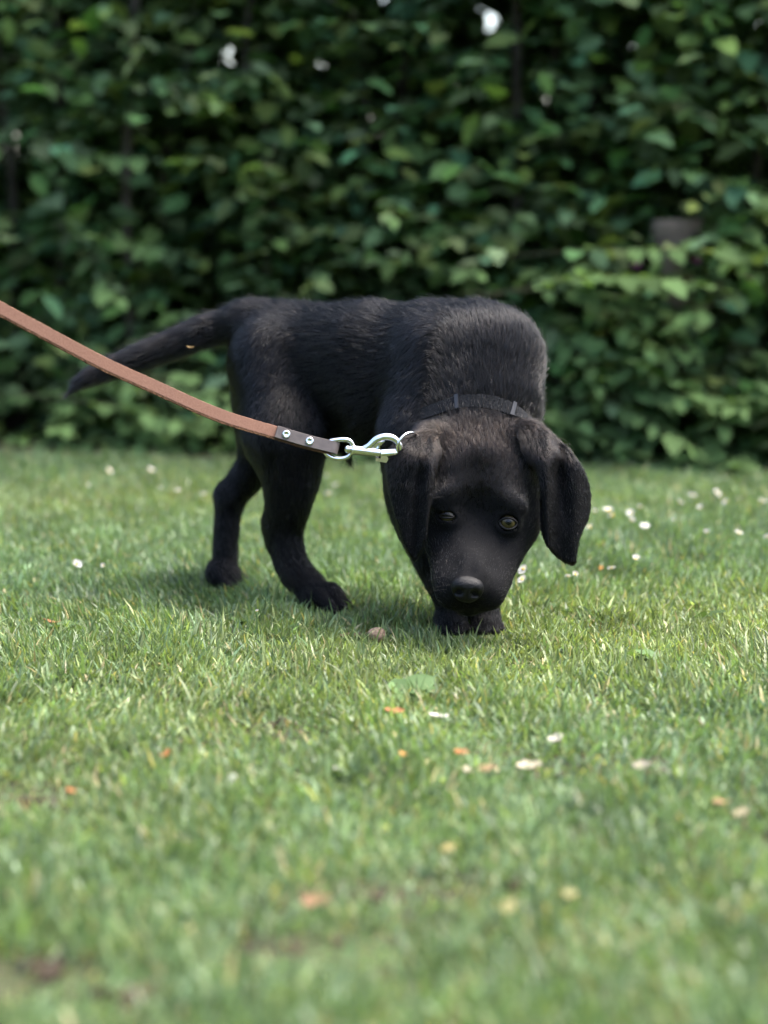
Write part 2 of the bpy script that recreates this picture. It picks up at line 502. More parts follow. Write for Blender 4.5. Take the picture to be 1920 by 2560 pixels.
def shrub(x, label, x_half, z_top, n_sprays, stems, n_single=110, n_fill=3400, big=1.0, lowfront=0.0, n_low=34):
    yb = float(HEDGE(x)) + 0.32
    root = empty('hedge_shrub', (x, yb, 0), label=label, cat='shrub', group='shrubs of the hedge behind the lawn')
    mb = MB()
    tops = []
    for (px_, y_, top, r, lean) in stems:
        a = np.array([px_, y_, -0.02]); b = np.array([px_ + lean, y_ + rng.uniform(-.05, .1), top])
        P = catmull(branch_path(a, b, 7, 0.022), 24)
        V, F = tube(P, np.linspace(r, r * 0.45, 24), 8)
        build('stem', V, F, M['bark'], root)
        tops.append(P)
    pos, xd, nd, sz = [], [], [], []
    tw = MB()
    for s in range(n_sprays):
        fx = x + rng.uniform(-x_half, x_half)
        z0 = z_top * rng.random() ** 0.85 + 0.03
        low = s < n_low
        if low: z0 = rng.uniform(0.03, 0.16)
        tier = 0.125; wv = 0.05 * math.sin(fx * 7.0 + 1.0) + 0.04 * math.sin(fx * 17.0 + z0 * 3)
        z0 = max(0.03, (round((z0 - wv) / tier)) * tier + wv + rng.normal(0, 0.016))
        front = float(HEDGE(fx)) + 0.10 - lowfront + 0.06 * rng.random() + 0.20 * max(z0 - 0.15, 0) + 0.14 * gn1(np.array([[fx * 1.3, 0, z0 * 1.5]]))[0]
        L0 = rng.uniform(0.18, 0.38)
        az = rng.normal(-math.pi / 2, 0.75)
        el = rng.normal(0.04, 0.16)
        d = np.array([math.cos(az) * math.cos(el), math.sin(az) * math.cos(el), math.sin(el)])
        if low: front = float(HEDGE(fx)) + 0.03 + 0.06 * rng.random() - lowfront
        tip = np.array([fx, front + 0.28 * rng.random() ** 1.6, z0])
        a = tip - d * L0
        n = int(L0 / 0.018)
        t = np.linspace(0.12, 1, n)
        sag = rng.uniform(0.02, 0.10)
        P = a + d * (L0 * t)[:, None]; P[:, 2] -= sag * t ** 2
        P[:, 2] = np.maximum(P[:, 2], 0.02)
        pv = np.array([0, 0, 1.0]) + 0.20 * rng.normal(size=3) + np.array([0, -0.22, 0])   # the spray's plane leans to the light
        pv = unit(pv - d * (pv @ d)); sd_ = np.cross(pv, d)
        sign = np.where(np.arange(n) % 2 == 0, 1, -1)
        ang = rng.normal(0.95, 0.25, n) * (1 - 0.6 * (t > 0.97))
        xdv = np.cos(ang)[:, None] * d + (np.sin(ang) * sign)[:, None] * sd_ + rng.normal(0, 0.15, (n, 3)) + np.array([0, 0, -0.18])
        ndv = pv + rng.normal(0, 0.17, (n, 3))
        S_ = rng.uniform(0.030, 0.054, n) * big * (0.75 + 0.35 * np.sin(t * 2.6))
        pos.append(P); xd.append(xdv); nd.append(ndv); sz.append(S_)
        V, F = tube(np.concatenate([[a - d * 0.1], P]), np.linspace(0.0014, 0.0006, n + 1), 4, cap=False)
        tw.add(V, F)
    nspr = sum(len(p) for p in pos)
    # inner foliage
    f = np.stack([x + rng.uniform(-x_half * 1.2, x_half * 1.2, n_fill), yb - 0.1 + rng.uniform(0, 0.75, n_fill), rng.random(n_fill) ** 0.9 * z_top + 0.02], -1)
    pos.append(f); xd.append(rng.normal(size=(n_fill, 3)) * [1, 1, 0.3] + [0, -0.3, -0.15]); nd.append(rng.normal(0, 0.30, (n_fill, 3)) + [0, -0.28, 1.0]); sz.append(rng.uniform(0.042, 0.070, n_fill) * big)
    pos, xd, nd, sz = map(np.concatenate, (pos, xd, nd, sz))
    ctr = pos + unit(xd) * sz[:, None] * 0.5
    ok = ~in_gap(ctr)
    C = leaf_colors(len(pos))
    # the foremost leaves stand as parts of their own, the rest as one mass
    u, v = proj(ctr)
    cand = np.where(ok & (u > -60) & (u < 1980) & (v > -80) & (v < 1250) & (np.arange(len(pos)) < nspr))[0]
    depth_in = ctr[cand, 1] - HEDGE(ctr[cand, 0])
    one = cand[np.argsort(depth_in - 0.9 * sz[cand])[:n_single]]
    for i in one:
        ax = unit(xd[i]); az_ = unit(nd[i] - ax * (nd[i] @ ax)); ay = np.cross(az_, ax)
        o = bpy.data.objects.new('leaf', LEAF_MESH[rng.integers(0, 3)])
        COL.objects.link(o); o.parent = root
        Mx = Matrix(np.stack([ax, ay, az_], 1) * sz[i]).to_4x4(); Mx.translation = Vector(pos[i] - ORIGIN[root.name])
        o.matrix_local = Mx
    ok[one] = False
    V, F, cc = leaves_mesh(pos[ok], xd[ok], nd[ok], sz[ok], C[ok])
    build('foliage', V, F, M['leaf'], root, colors=cc, smooth=True, kind='stuff')
    V, F = tw.arrays()
    build('twigs', V, F, M['twig'], root, kind='stuff')
    return root

if 'hedge' not in SKIP:
    def st(px, Y, top, r, lean=0.0): return ((px - 960) / FPX * Y * CT, Y, top, r, lean)
    shrub(-1.55, 'hedge shrub past the left edge of the lawn view', 0.42, 2.0, 80, [(-1.5, 4.0, 1.9, .02, .05), (-1.75, 4.1, 1.7, .015, -.05)], 0, 900)
    shrub(-0.78, 'dark green shrub at the left end of the hedge, behind the leash', 0.36, 2.0, 220, [st(150, 4.15, 1.9, .014, .02), st(60, 4.15, 1.6, .012, -.06)], 110)
    shrub(-0.36, "leafy shrub behind the puppy's tail with a tall pale stem", 0.30, 2.0, 240, [st(352, 3.96, 1.8, .012, -.03), st(420, 4.1, 1.7, .011, .05), st(650, 3.95, 1.6, .009, .02)], 130)
    shrub(0.06, "shrub behind the puppy's back in the middle of the hedge", 0.30, 2.0, 240, [st(905, 4.0, 1.9, .014, .03), st(1040, 4.1, 1.8, .012, -.03)], 130)
    shrub(0.42, 'shrub with pale gaps between its stems, right of the middle', 0.28, 2.0, 220, [st(1298, 3.92, 1.9, .013, .01), st(1330, 4.05, 1.8, .010, -.02), st(1480, 4.1, 1.7, .012, .02)], 130)
    shrub(0.82, 'bushy shrub at the right end of the hedge with large leaves', 0.34, 1.9, 240, [st(1880, 4.0, 1.8, .014, .03), st(1760, 4.1, 1.8, .010, .05)], 150, big=1.12)
    shrub(1.55, 'hedge shrub past the right edge of the lawn view', 0.42, 2.0, 80, [(1.5, 3.8, 1.9, .02, .05), (1.75, 3.9, 1.7, .015, -.05)], 0, 900)
    # low leafy growth in front, right of the puppy
    shrub(0.40, "low leafy bush right behind the puppy's shoulder", 0.20, 0.50, 60, [st(1420, 3.75, .4, .006, .02)], 90, 150, 1.1, 0.06)
    shrub(0.66, 'low leafy bush in front of the sawn-off trunk', 0.20, 0.42, 70, [st(1640, 3.7, .35, .006, -.02)], 90, 200, 1.1, 0.08)
    # dense growth behind, closing the hedge
    nB = 20000
    bp_ = np.stack([rng.uniform(-2.8, 2.8, nB), rng.uniform(4.35, 5.3, nB), rng.random(nB) * 2.2 + 0.02], -1)
    bp_[15000:, 2] = rng.random(5000) * 0.6
    bp_ = bp_[~in_gap(bp_)]; nB = len(bp_)
    V, F, cc = leaves_mesh(bp_, rng.normal(size=(nB, 3)) + [0, -0.3, -0.4], rng.normal(0, 0.6, (nB, 3)) + [0, -0.6, 0.8], rng.uniform(0.09, 0.16, nB), leaf_colors(nB, 0.9))
    build('undergrowth', V, F, M['leaf'], colors=cc, kind='stuff', label='dense dark undergrowth closing the back of the hedge', cat='undergrowth')
    # sawn-off trunk among the leaves on the right
    tp = STUMP; ys = tp[1]
    path = np.array([[tp[0] + 0.012, ys, -0.03], [tp[0] + 0.012, ys, 0.12], [tp[0] + 0.010, ys, 0.26], [tp[0] + 0.004, ys, 0.33], [tp[0], ys, 0.39], [tp[0] - 0.002, ys, tp[2]]])
    Pp = catmull(path, 30); rr = np.interp(np.linspace(0, 1, 30), [0, .3, .6, .8, .93, 1], [.05, .036, .030, .040, .047, .046])
    V, F = tube(Pp, rr, 22)
    lump = make_noise(77, 60)
    V = V + (0.006 * lump(V))[:, None] * unit(V - [tp[0], ys, 0]) * [1, 1, 0]
    stump = build('tree_stump', V, F, M['old_bark'], origin=(tp[0], ys, 0), label='sawn-off grey trunk standing among the hedge leaves', cat='stump')

    # pink blossoms on the right-hand shrub
    rs = [o for o in bpy.data.objects if o.name.startswith('hedge_shrub') and 'large leaves' in o.get('label', '')][0]
    for (px_, py_, Y_, r_) in ((1742, 648, 3.60, .009), (1875, 692, 3.58, .010), (1738, 705, 3.6, .009), (1812, 760, 3.57, .011), (1800, 712, 3.6, .010), (1590, 655, 3.72, .013)):
        c = W(px_, py_, Y_); n = 6
        a = np.linspace(0, 6.28, n, endpoint=False); xd_ = np.stack([np.cos(a), -0.5 + 0 * a, np.sin(a)], -1)
        V, F, cc = leaves_mesh(np.repeat(c[None], n, 0), xd_, np.tile([0, -1.0, 0.3], (n, 1)), np.full(n, r_), np.ones((n, 3)))
        build('blossom', V, F, M['pink'], rs)

# ------------------------------------------------------------------ the puppy: one implicit body, meshed with surface nets
VX = 0.002
G0 = np.array([-0.41, 1.93, -0.006]); G1 = np.array([0.27, 2.52, 0.41])
dims = np.ceil((G1 - G0) / VX).astype(int) + 1
gx, gy, gz = [(G0[i] + VX * np.arange(dims[i])).astype(np.float32) for i in range(3)]
FIELD = np.full(tuple(dims), 0.05, np.float32)
PRIMS = []                      # (p0, p1, r0, r1, flow, length, tint)

def sub(lo, hi):
    a = np.clip(np.floor((lo - G0) / VX).astype(int), 0, dims - 1); b = np.clip(np.ceil((hi - G0) / VX).astype(int) + 1, 1, dims)
    return (slice(a[0], b[0]), slice(a[1], b[1]), slice(a[2], b[2]))

def grid(s):
    return np.meshgrid(gx[s[0]], gy[s[1]], gz[s[2]], indexing='ij', sparse=True)

def merge(s, d, k, op='union'):
    a = FIELD[s]
    if op == 'union':
        h = np.maximum(k - np.abs(a - d), 0) / k
        FIELD[s] = np.minimum(a, d) - h * h * k * 0.25
    else:                       # carve d away
        d = -d
        h = np.maximum(k - np.abs(a - d), 0) / k
        FIELD[s] = np.maximum(a, d) + h * h * k * 0.25

def cone(p0, r0, p1, r1, k=0.02, flow=None, fl=0.012, tint=0.0, op='union'):
    p0, p1 = np.asarray(p0, float), np.asarray(p1, float)
    m = k + 0.006
    s = sub(np.minimum(p0 - r0, p1 - r1) - m, np.maximum(p0 + r0, p1 + r1) + m)
    x, y, z = grid(s)
    d = p1 - p0; L2 = float(d @ d)
    t = ((x - p0[0]) * d[0] + (y - p0[1]) * d[1] + (z - p0[2]) * d[2]) / L2
    t = np.clip(t, 0, 1)
    dist = np.sqrt((x - p0[0] - t * d[0]) ** 2 + (y - p0[1] - t * d[1]) ** 2 + (z - p0[2] - t * d[2]) ** 2) - (r0 + (r1 - r0) * t)
    merge(s, dist.astype(np.float32), k, op)
    if op == 'union' and fl > 0:
        f = unit(d) if flow is None else unit(np.asarray(flow, float))
        PRIMS.append((p0, p1, r0, r1, f, fl, tint))

def ell(c, r, axes=None, k=0.02, flow=None, fl=0.012, tint=0.0, op='union'):
    c = np.asarray(c, float); r = np.asarray(r, float)
    A = np.eye(3) if axes is None else np.asarray(axes, float)      # rows = axes
    m = max(r) + k + 0.006
    s = sub(c - m, c + m)
    x, y, z = grid(s)
    x, y, z = x - c[0], y - c[1], z - c[2]
    q = [A[i, 0] * x + A[i, 1] * y + A[i, 2] * z for i in range(3)]
    k0 = np.sqrt(sum((q[i] / r[i]) ** 2 for i in range(3))); k1 = np.sqrt(sum((q[i] / r[i] ** 2) ** 2 for i in range(3)))
    dist = k0 * (k0 - 1) / np.maximum(k1, 1e-6)
    merge(s, dist.astype(np.float32), k, op)
    if op == 'union' and flow is not None:
        i = int(np.argmax(r)); h = A[i] * (r[i] - min(r))
        PRIMS.append((c - h, c + h, float(min(r)), float(min(r)), unit(np.asarray(flow, float)), fl, tint))

def chain(pts, k=0.018, **kw):
    # one smooth limb: radii and points run through a spline, then the limb joins the body in one blend
    C4 = np.array([list(a) + [r] for a, r in pts])
    Q = catmull(C4, 7 * (len(pts) - 1) + 1)
    m = k + 0.006
    s = sub((Q[:, :3] - Q[:, 3:]).min(0) - m, (Q[:, :3] + Q[:, 3:]).max(0) + m)
    x, y, z = grid(s)
    D = np.full((s[0].stop - s[0].start, s[1].stop - s[1].start, s[2].stop - s[2].start), 1e3, np.float32)
    for q0, q1 in zip(Q[:-1], Q[1:]):
        d = q1[:3] - q0[:3]
        t = np.clip(((x - q0[0]) * d[0] + (y - q0[1]) * d[1] + (z - q0[2]) * d[2]) / float(d @ d), 0, 1)
        D = np.minimum(D, np.sqrt((x - q0[0] - t * d[0]) ** 2 + (y - q0[1] - t * d[1]) ** 2 + (z - q0[2] - t * d[2]) ** 2) - (q0[3] + (q1[3] - q0[3]) * t))
    merge(s, D.astype(np.float32), k)
    fl = kw.get('fl', 0.012)
    for q0, q1 in zip(Q[:-1:2], Q[2::2]):
        f = unit(q1[:3] - q0[:3]) if kw.get('flow') is None else unit(kw['flow'])
        PRIMS.append((q0[:3], q1[:3], q0[3], q1[3], f, fl, kw.get('tint', 0.0)))

FW = unit([0.75, -0.66, 0]); RT = unit([-0.66, -0.75, 0]); UP = np.array([0, 0, 1.0])
BACK = -FW
AX = np.stack([FW, RT, UP])
down = np.array([0, 0, -1.0])

# trunk
ell(W(715, 905, 2.370), (0.066, 0.056, 0.060), AX, flow=BACK + 0.5 * down, fl=0.014)
cone(W(735, 882, 2.355), 0.056, W(925, 889, 2.285), 0.0655, 0.02, flow=BACK + 0.15 * down, fl=0.015)
cone(W(800, 950, 2.335), 0.050, W(960, 1000, 2.27), 0.064, 0.03, flow=BACK + 0.5 * down, fl=0.014)
ell(W(1080, 955, 2.235), (0.105, 0.070, 0.088), AX, k=0.03, flow=BACK + 0.4 * down, fl=0.015)
cone(W(1090, 866, 2.245), 0.046, W(1195, 862, 2.215), 0.043, 0.03, flow=BACK + 0.2 * down, fl=0.016)
cone(W(1195, 866, 2.21), 0.043, W(1246, 882, 2.195), 0.042, 0.03, flow=BACK + 0.3 * down, fl=0.015)
cone(W(1238, 895, 2.19), 0.045, W(1228, 1010, 2.165), 0.055, 0.03, flow=UP * 0.8 + 0.5 * BACK, fl=0.012)
ell(W(1150, 1080, 2.19), (0.055, 0.064, 0.072), AX, k=0.03, flow=down, fl=0.013)
# neck
cone(W(1205, 930, 2.185), 0.063, W(1190, 1078, 2.150), 0.060, 0.025, flow=W(1205, 900, 2.2) - W(1190, 1085, 2.115), fl=0.015, tint=0.0)
# near shoulder and foreleg
cone(W(1092, 885, 2.195), 0.042, W(1050, 1090, 2.168), 0.046, 0.025, flow=down + 0.35 * BACK, fl=0.014)
chain([(W(1050, 1090, 2.168), 0.046), (W(1034, 1250, 2.168), 0.0325), (W(1080, 1385, 2.152), 0.0252), (W(1124, 1485, 2.138), 0.0215), (XZ(1130, 2.135, 0.026), 0.0195)], k=0.016, fl=0.009)
# far foreleg
chain([(W(1255, 1000, 2.17), 0.045), (W(1235, 1230, 2.195), 0.028), (W(1210, 1470, 2.15), 0.021), (XZ(1212, 2.145, 0.026), 0.019)], k=0.014, fl=0.008)

def paw(px, Y, spread, fwd, size=1.0, n=4):
    c = XZ(px, Y, 0.0)
    side = unit(np.cross(fwd, UP))
    cone(c + UP * 0.017 * size - fwd * 0.012, 0.0165 * size, c + UP * 0.018 * size + fwd * 0.008 * size, 0.018 * size, 0.012, flow=fwd + 0.3 * down, fl=0.006)
    for i in range(n):
        t = (i - (n - 1) / 2) / ((n - 1) / 2)
        reach = (0.026 - 0.007 * abs(t)) * size
        p = c + side * t * spread * size + fwd * reach
        kn = c + side * t * spread * 0.8 * size + fwd * (reach - 0.017 * size) + UP * 0.024 * size
        cone(kn, 0.0095 * size, p + UP * 0.0095, 0.0095 * size, 0.005, flow=fwd + 0.6 * down, fl=0.005)
TOES = []
fd = unit([0.35, -0.94, 0])
paw(1124, 2.132, 0.0155, fd, 0.84); paw(1213, 2.136, 0.0155, unit([0.2, -0.97, 0]), 0.84)
# near hind leg
cone(W(694, 900, 2.335), 0.056, W(716, 1085, 2.285), 0.046, 0.02, flow=down + 0.35 * BACK, fl=0.014)
cone(W(662, 930, 2.36), 0.040, W(674, 1090, 2.30), 0.027, 0.02, flow=down + 0.3 * BACK, fl=0.015)
chain([(W(716, 1085, 2.285), 0.047), (W(726, 1175, 2.278), 0.0385), (W(722, 1250, 2.275), 0.0300), (W(710, 1320, 2.280), 0.0258), (W(718, 1375, 2.276), 0.0232), (W(740, 1430, 2.270), 0.0220), (XZ(774, 2.266, 0.030), 0.0205)], k=0.02, fl=0.009)
cone(W(680, 1300, 2.285), 0.011, W(694, 1350, 2.283), 0.010, 0.014, flow=down, fl=0.009)
paw(806, 2.254, 0.021, unit([0.93, -0.36, 0]), 1.08)
# far hind leg
ell(W(680, 990, 2.42), (0.055, 0.045, 0.070), AX, flow=down + 0.3 * BACK, fl=0.014)
chain([(W(672, 1080, 2.415), 0.040), (W(640, 1160, 2.415), 0.027), (W(580, 1238, 2.415), 0.0205)], k=0.02, fl=0.010, flow=down + 0.2 * BACK)
chain([(W(574, 1240, 2.415), 0.0195), (W(566, 1330, 2.408), 0.0185), (W(562, 1400, 2.40), 0.0185), (XZ(556, 2.395, 0.025), 0.021)], k=0.012, fl=0.008)
paw(563, 2.390, 0.019, unit([0.80, -0.6, 0]), 0.95)
# belly tuft
cone(W(850, 1085, 2.30), 0.025, W(866, 1130, 2.295), 0.009, 0.015, flow=down + 0.6 * FW, fl=0.02)
# tail
tl = [(650, 816, 2.37, .0265), (605, 811, 2.375, .0236), (560, 818, 2.38, .0224), (500, 834, 2.38, .0208), (430, 862, 2.38, .0193), (350, 893, 2.375, .0172), (270, 924, 2.37, .0142), (210, 950, 2.365, .0105), (178, 978, 2.36, .004)]
chain([(W(a, b, c), r) for a, b, c, r in tl], k=0.012, fl=0.018, tint=0.08)
cone(W(750, 846, 2.36), 0.036, W(640, 815, 2.372), 0.027, 0.03, flow=BACK, fl=0.016)

# head ------------------------------------------------------------------
hr = unit(np.array([152, 0, -20.0])); hr = unit(W(1270, 1305, 2.05) - W(1122, 1288, 2.05))     # along the eye line
hd = unit(W(1173, 1460, 1.995) - W(1196, 1200, 2.060))                                     # from brow to nose
hd = unit(hd - hr * (hd @ hr)); hn = np.cross(hr, hd)                                       # outwards through the face
if hn[1] > 0: hn = -hn
HX = np.stack([hr, hd, hn])
up_f = -hd
ell(W(1196, 1160, 2.112), (0.060, 0.050, 0.046), HX, k=0.02, flow=up_f, fl=0.012, tint=0.5)  # brown tint paints the sun's sheen on the crown
ell(W(1196, 1222, 2.086), (0.053, 0.050, 0.038), HX, k=0.02, flow=up_f, fl=0.006, tint=0.15)
for (a, b, c, r, t) in ((1125, 1285, 2.098, 0.037, 0), (1265, 1292, 2.100, 0.037, 0)):
    ell(W(a, b, c), (r * 0.95, r * 1.1, r), HX, k=0.02, flow=up_f + 0.3 * hn * 0, fl=0.005)
# brows
ell(W(1128, 1250, 2.058), (0.020, 0.013, 0.012), HX, k=0.016, flow=up_f - 0.5 * hr, fl=0.004)
ell(W(1268, 1264, 2.058), (0.020, 0.013, 0.013), HX, k=0.016, flow=up_f + 0.5 * hr, fl=0.004)
# muzzle
cone(W(1192, 1318, 2.074), 0.031, W(1176, 1440, 2.028), 0.0300, 0.022, flow=up_f, fl=0.0035)
cone(W(1190, 1335, 2.058), 0.021, W(1178, 1425, 2.018), 0.0195, 0.020, flow=up_f, fl=0.003)
ell(W(1131, 1452, 2.034), (0.0205, 0.027, 0.024), HX, k=0.018, flow=up_f - 0.6 * hr, fl=0.0035)
ell(W(1228, 1455, 2.036), (0.0195, 0.027, 0.024), HX, k=0.018, flow=up_f + 0.6 * hr, fl=0.0035)
ell(W(1140, 1488, 2.022), (0.0190, 0.0155, 0.018), HX, k=0.012, flow=up_f - hr, fl=0.0035)
ell(W(1210, 1491, 2.024), (0.0190, 0.0155, 0.018), HX, k=0.012, flow=up_f + hr, fl=0.0035)
cone(W(1176, 1340, 2.11), 0.03, W(1170, 1500, 2.045), 0.019, 0.014, flow=up_f, fl=0.004)
ell(W(1168, 1462, 2.004), (0.019, 0.019, 0.014), HX, k=0.010)                            # nose bed
cone(W(1268, 1325, 2.090), 0.031, W(1236, 1440, 2.052), 0.0195, 0.012, flow=up_f + 0.5 * hr, fl=0.004)
cone(W(1120, 1325, 2.090), 0.029, W(1126, 1440, 2.052), 0.0195, 0.012, flow=up_f - 0.5 * hr, fl=0.004)
cone(W(1302, 1190, 2.112), 0.022, W(1308, 1285, 2.105), 0.018, 0.02, flow=up_f, fl=0.005)
# carve: stop between the eyes, tear troughs, mouth line under the nose, groove along the bridge
cone(W(1196, 1285, 2.038), 0.010, W(1190, 1335, 2.030), 0.006, 0.02, op='carve')
cone(W(1143, 1310, 2.032), 0.008, W(1122, 1385, 2.012), 0.006, 0.035, op='carve')
cone(W(1243, 1325, 2.034), 0.008, W(1250, 1395, 2.016), 0.006, 0.035, op='carve')
cone(W(1202, 1185, 2.042), 0.006, W(1196, 1260, 2.034), 0.007, 0.03, op='carve')
cone(W(1186, 1345, 2.020), 0.003, W(1176, 1420, 1.996), 0.002, 0.012, op='carve')
cone(W(1169, 1496, 1.998), 0.004, W(1170, 1520, 2.006), 0.004, 0.006, op='carve')
EYES = [dict(c=W(1124, 1290, 2.060), r=0.0102, a=0.0080, b=0.0018, out=-0.5), dict(c=W(1270, 1306, 2.058), r=0.0104, a=0.0088, b=0.0060, out=0.06)]
camp = np.array([0, 0, CAM_H])
for e in EYES:
    ell(e['c'], (e['r'] + 0.003, e['r'] + 0.003, e['r'] + 0.0018), HX, k=0.010, flow=up_f, fl=0.003)
    g = unit(unit(camp - e['c'] + np.array([0, 0, 0.05])) + hr * e['out'])
    e['g'] = g
    x = unit(hr - g * (hr @ g)); y = np.cross(g, x)
    e['x'], e['y'] = x, y
    ell(e['c'] + g * 0.013 - y * 0.0007, (e['a'] + 0.0012, e['b'] + 0.0012, 0.011), np.stack([x, y, g]), k=0.003, op='carve')
    ell(e['c'], (e['r'] - 0.0004,) * 3, k=0.002, op='carve')

# ears: bent plates with an outline
def ear(poly, depth, thick, lo, hi, k=0.007, flow=None):
    s = sub(np.array(lo), np.array(hi))
    X, Y, Z = np.meshgrid(gx[s[0]], gy[s[1]], gz[s[2]], indexing='ij')
    P = np.stack([X, Y, Z], -1).astype(float)
    u, v = proj(P)
    poly = np.asarray(poly, float); n = len(poly)
    # rounded outline
    pc = np.concatenate([poly, poly[:1]]); sm = []
    for i in range(n):
        a, b = pc[i], pc[i + 1]; sm += [a * 0.75 + b * 0.25, a * 0.25 + b * 0.75]
    sm = np.array(sm)
    d2 = np.full(u.shape, 1e9); inside = np.zeros(u.shape, bool)
    for i in range(len(sm)):
        a, b = sm[i], sm[(i + 1) % len(sm)]
        e = b - a; t = np.clip(((u - a[0]) * e[0] + (v - a[1]) * e[1]) / (e @ e), 0, 1)
        d2 = np.minimum(d2, (u - a[0] - t * e[0]) ** 2 + (v - a[1] - t * e[1]) ** 2)
        cnd = (a[1] > v) != (b[1] > v)
        xi = (b[0] - a[0]) * (v - a[1]) / (b[1] - a[1] + 1e-9) + a[0]
        inside ^= cnd & (u < xi)
    sd2 = np.sqrt(d2) * np.where(inside, -1, 1) * 2.07 / FPX
    w = np.abs(Y - depth(u, v)) * 0.9 - thick
    q0, q1 = np.maximum(sd2 + 0.004, 0), np.maximum(w + 0.004, 0)
    d = np.minimum(np.maximum(sd2 + 0.004, w + 0.004), 0) + np.sqrt(q0 ** 2 + q1 ** 2) - 0.004
    merge(s, d.astype(np.float32), k)

gauss = lambda x, s: np.exp(-(x / s) ** 2)
EARL = [(1000, 1085), (1065, 1092), (1098, 1140), (1088, 1210), (1074, 1300), (1068, 1360), (1036, 1412), (1012, 1375), (990, 1315), (972, 1245), (958, 1180), (968, 1120)]
EARR = [(1322, 1072), (1380, 1082), (1425, 1115), (1460, 1160), (1484, 1220), (1482, 1290), (1458, 1335), (1449, 1375), (1446, 1416), (1412, 1412), (1382, 1388), (1358, 1357), (1347, 1310), (1350, 1240), (1343, 1180), (1328, 1130)]
depL = lambda u, v: 2.053 + 0.010 * ((u - 1030) / 60) ** 2 - 0.009 * gauss(u - 1078 + (v - 1150) * 0.06, 14) + 0.006 * gauss(u - 1052 + (v - 1150) * 0.07, 12) + 0.032 / (1 + np.exp((v - 1112) / 22.0))
depR = lambda u, v: 2.072 - 0.012 * gauss(u - 1366 - (v - 1200) * 0.02, 15) + 0.012 * gauss(u - 1398 - (v - 1150) * 0.10, 15) * np.clip((1330 - v) / 160, 0, 1) - 0.006 * gauss(u - 1440, 26) + 0.014 * ((u - 1410) / 70) ** 2 * (u > 1410) + 0.032 / (1 + np.exp((v - 1112) / 22.0))
ear(EARL, depL, 0.0050, (-0.02, 2.0, 0.055), (0.085, 2.15, 0.27))
ear(EARR, depR, 0.0050, (0.12, 2.0, 0.055), (0.24, 2.15, 0.27))
for pts in ([(1050, 1110, 2.066), (1048, 1230, 2.045), (1040, 1400, 2.048)], [(1360, 1100, 2.075), (1410, 1200, 2.065), (1425, 1400, 2.07)]):
    for a, b in zip(pts[:-1], pts[1:]):
        PRIMS.append((W(*a), W(*b), 0.012, 0.012, unit(W(*b) - W(*a)), 0.0052, 0.25 if a[1] < 1150 else 0.08))
# ear roots, browned to paint sunlit sheen into the hair
cone(W(1075, 1105, 2.10), 0.022, W(1040, 1140, 2.066), 0.014, 0.016, flow=down - 0.4 * hr, fl=0.010, tint=0.3)
cone(W(1318, 1100, 2.10), 0.022, W(1366, 1135, 2.075), 0.014, 0.016, flow=down + 0.5 * hr, fl=0.010, tint=0.3)

def surface_nets(f):
    s = f < 0
    nx, ny, nz = f.shape
    c = np.zeros((nx - 1, ny - 1, nz - 1), np.uint8)
    for i in (0, 1):
        for j in (0, 1):
            for k in (0, 1):
                c += s[i:nx - 1 + i, j:ny - 1 + j, k:nz - 1 + k]
    act = np.argwhere((c > 0) & (c < 8))
    idx = np.full(c.shape, -1, np.int32)
    idx[act[:, 0], act[:, 1], act[:, 2]] = np.arange(len(act))
    acc = np.zeros((len(act), 3)); cnt = np.zeros(len(act))
    off = [(i, j, k) for i in (0, 1) for j in (0, 1) for k in (0, 1)]
    val = {o: f[act[:, 0] + o[0], act[:, 1] + o[1], act[:, 2] + o[2]].astype(float) for o in off}
    for o in off:
        for ax in range(3):
            if o[ax] == 0:
                q = list(o); q[ax] = 1; q = tuple(q)
                a, b = val[o], val[q]
                m = (a < 0) != (b < 0)
                t = np.where(m, a / np.where(m, a - b, 1), 0)
                p = np.array(o, float)[None] + 0 * t[:, None]
                p[:, ax] += t
                acc[m] += p[m]; cnt[m] += 1
    V = G0 + VX * (act + acc / cnt[:, None])
    quads = []
    for ax in range(3):
        a1, a2 = (ax + 1) % 3, (ax + 2) % 3
        sl0 = [slice(None)] * 3; sl1 = [slice(None)] * 3
        sl0[ax] = slice(0, -1); sl1[ax] = slice(1, None)
        e = np.argwhere(s[tuple(sl0)] != s[tuple(sl1)])
        e = e[(e[:, a1] > 0) & (e[:, a2] > 0) & (e[:, a1] < f.shape[a1] - 1) & (e[:, a2] < f.shape[a2] - 1)]
        q = []
        for (d1, d2) in ((-1, -1), (0, -1), (0, 0), (-1, 0)):
            c_ = e.copy(); c_[:, a1] += d1; c_[:, a2] += d2
            q.append(idx[c_[:, 0], c_[:, 1], c_[:, 2]])
        q = np.stack(q, -1)
        flip = ~s[e[:, 0], e[:, 1], e[:, 2]]
        q[flip] = q[flip][:, ::-1]
        quads.append(q)
    return V, np.concatenate(quads)

def field_at(P):
    g = (P - G0) / VX
    i = np.clip(np.floor(g).astype(int), 0, dims - 2); t = g - i
    r = 0
    for a in (0, 1):
        for b in (0, 1):
            for c in (0, 1):
                w = (t[..., 0] if a else 1 - t[..., 0]) * (t[..., 1] if b else 1 - t[..., 1]) * (t[..., 2] if c else 1 - t[..., 2])
                r = r + w * FIELD[i[..., 0] + a, i[..., 1] + b, i[..., 2] + c]
    return r

def grad_at(P, h=0.003):
    return unit(np.stack([field_at(P + h * np.eye(3)[i]) - field_at(P - h * np.eye(3)[i]) for i in range(3)], -1))

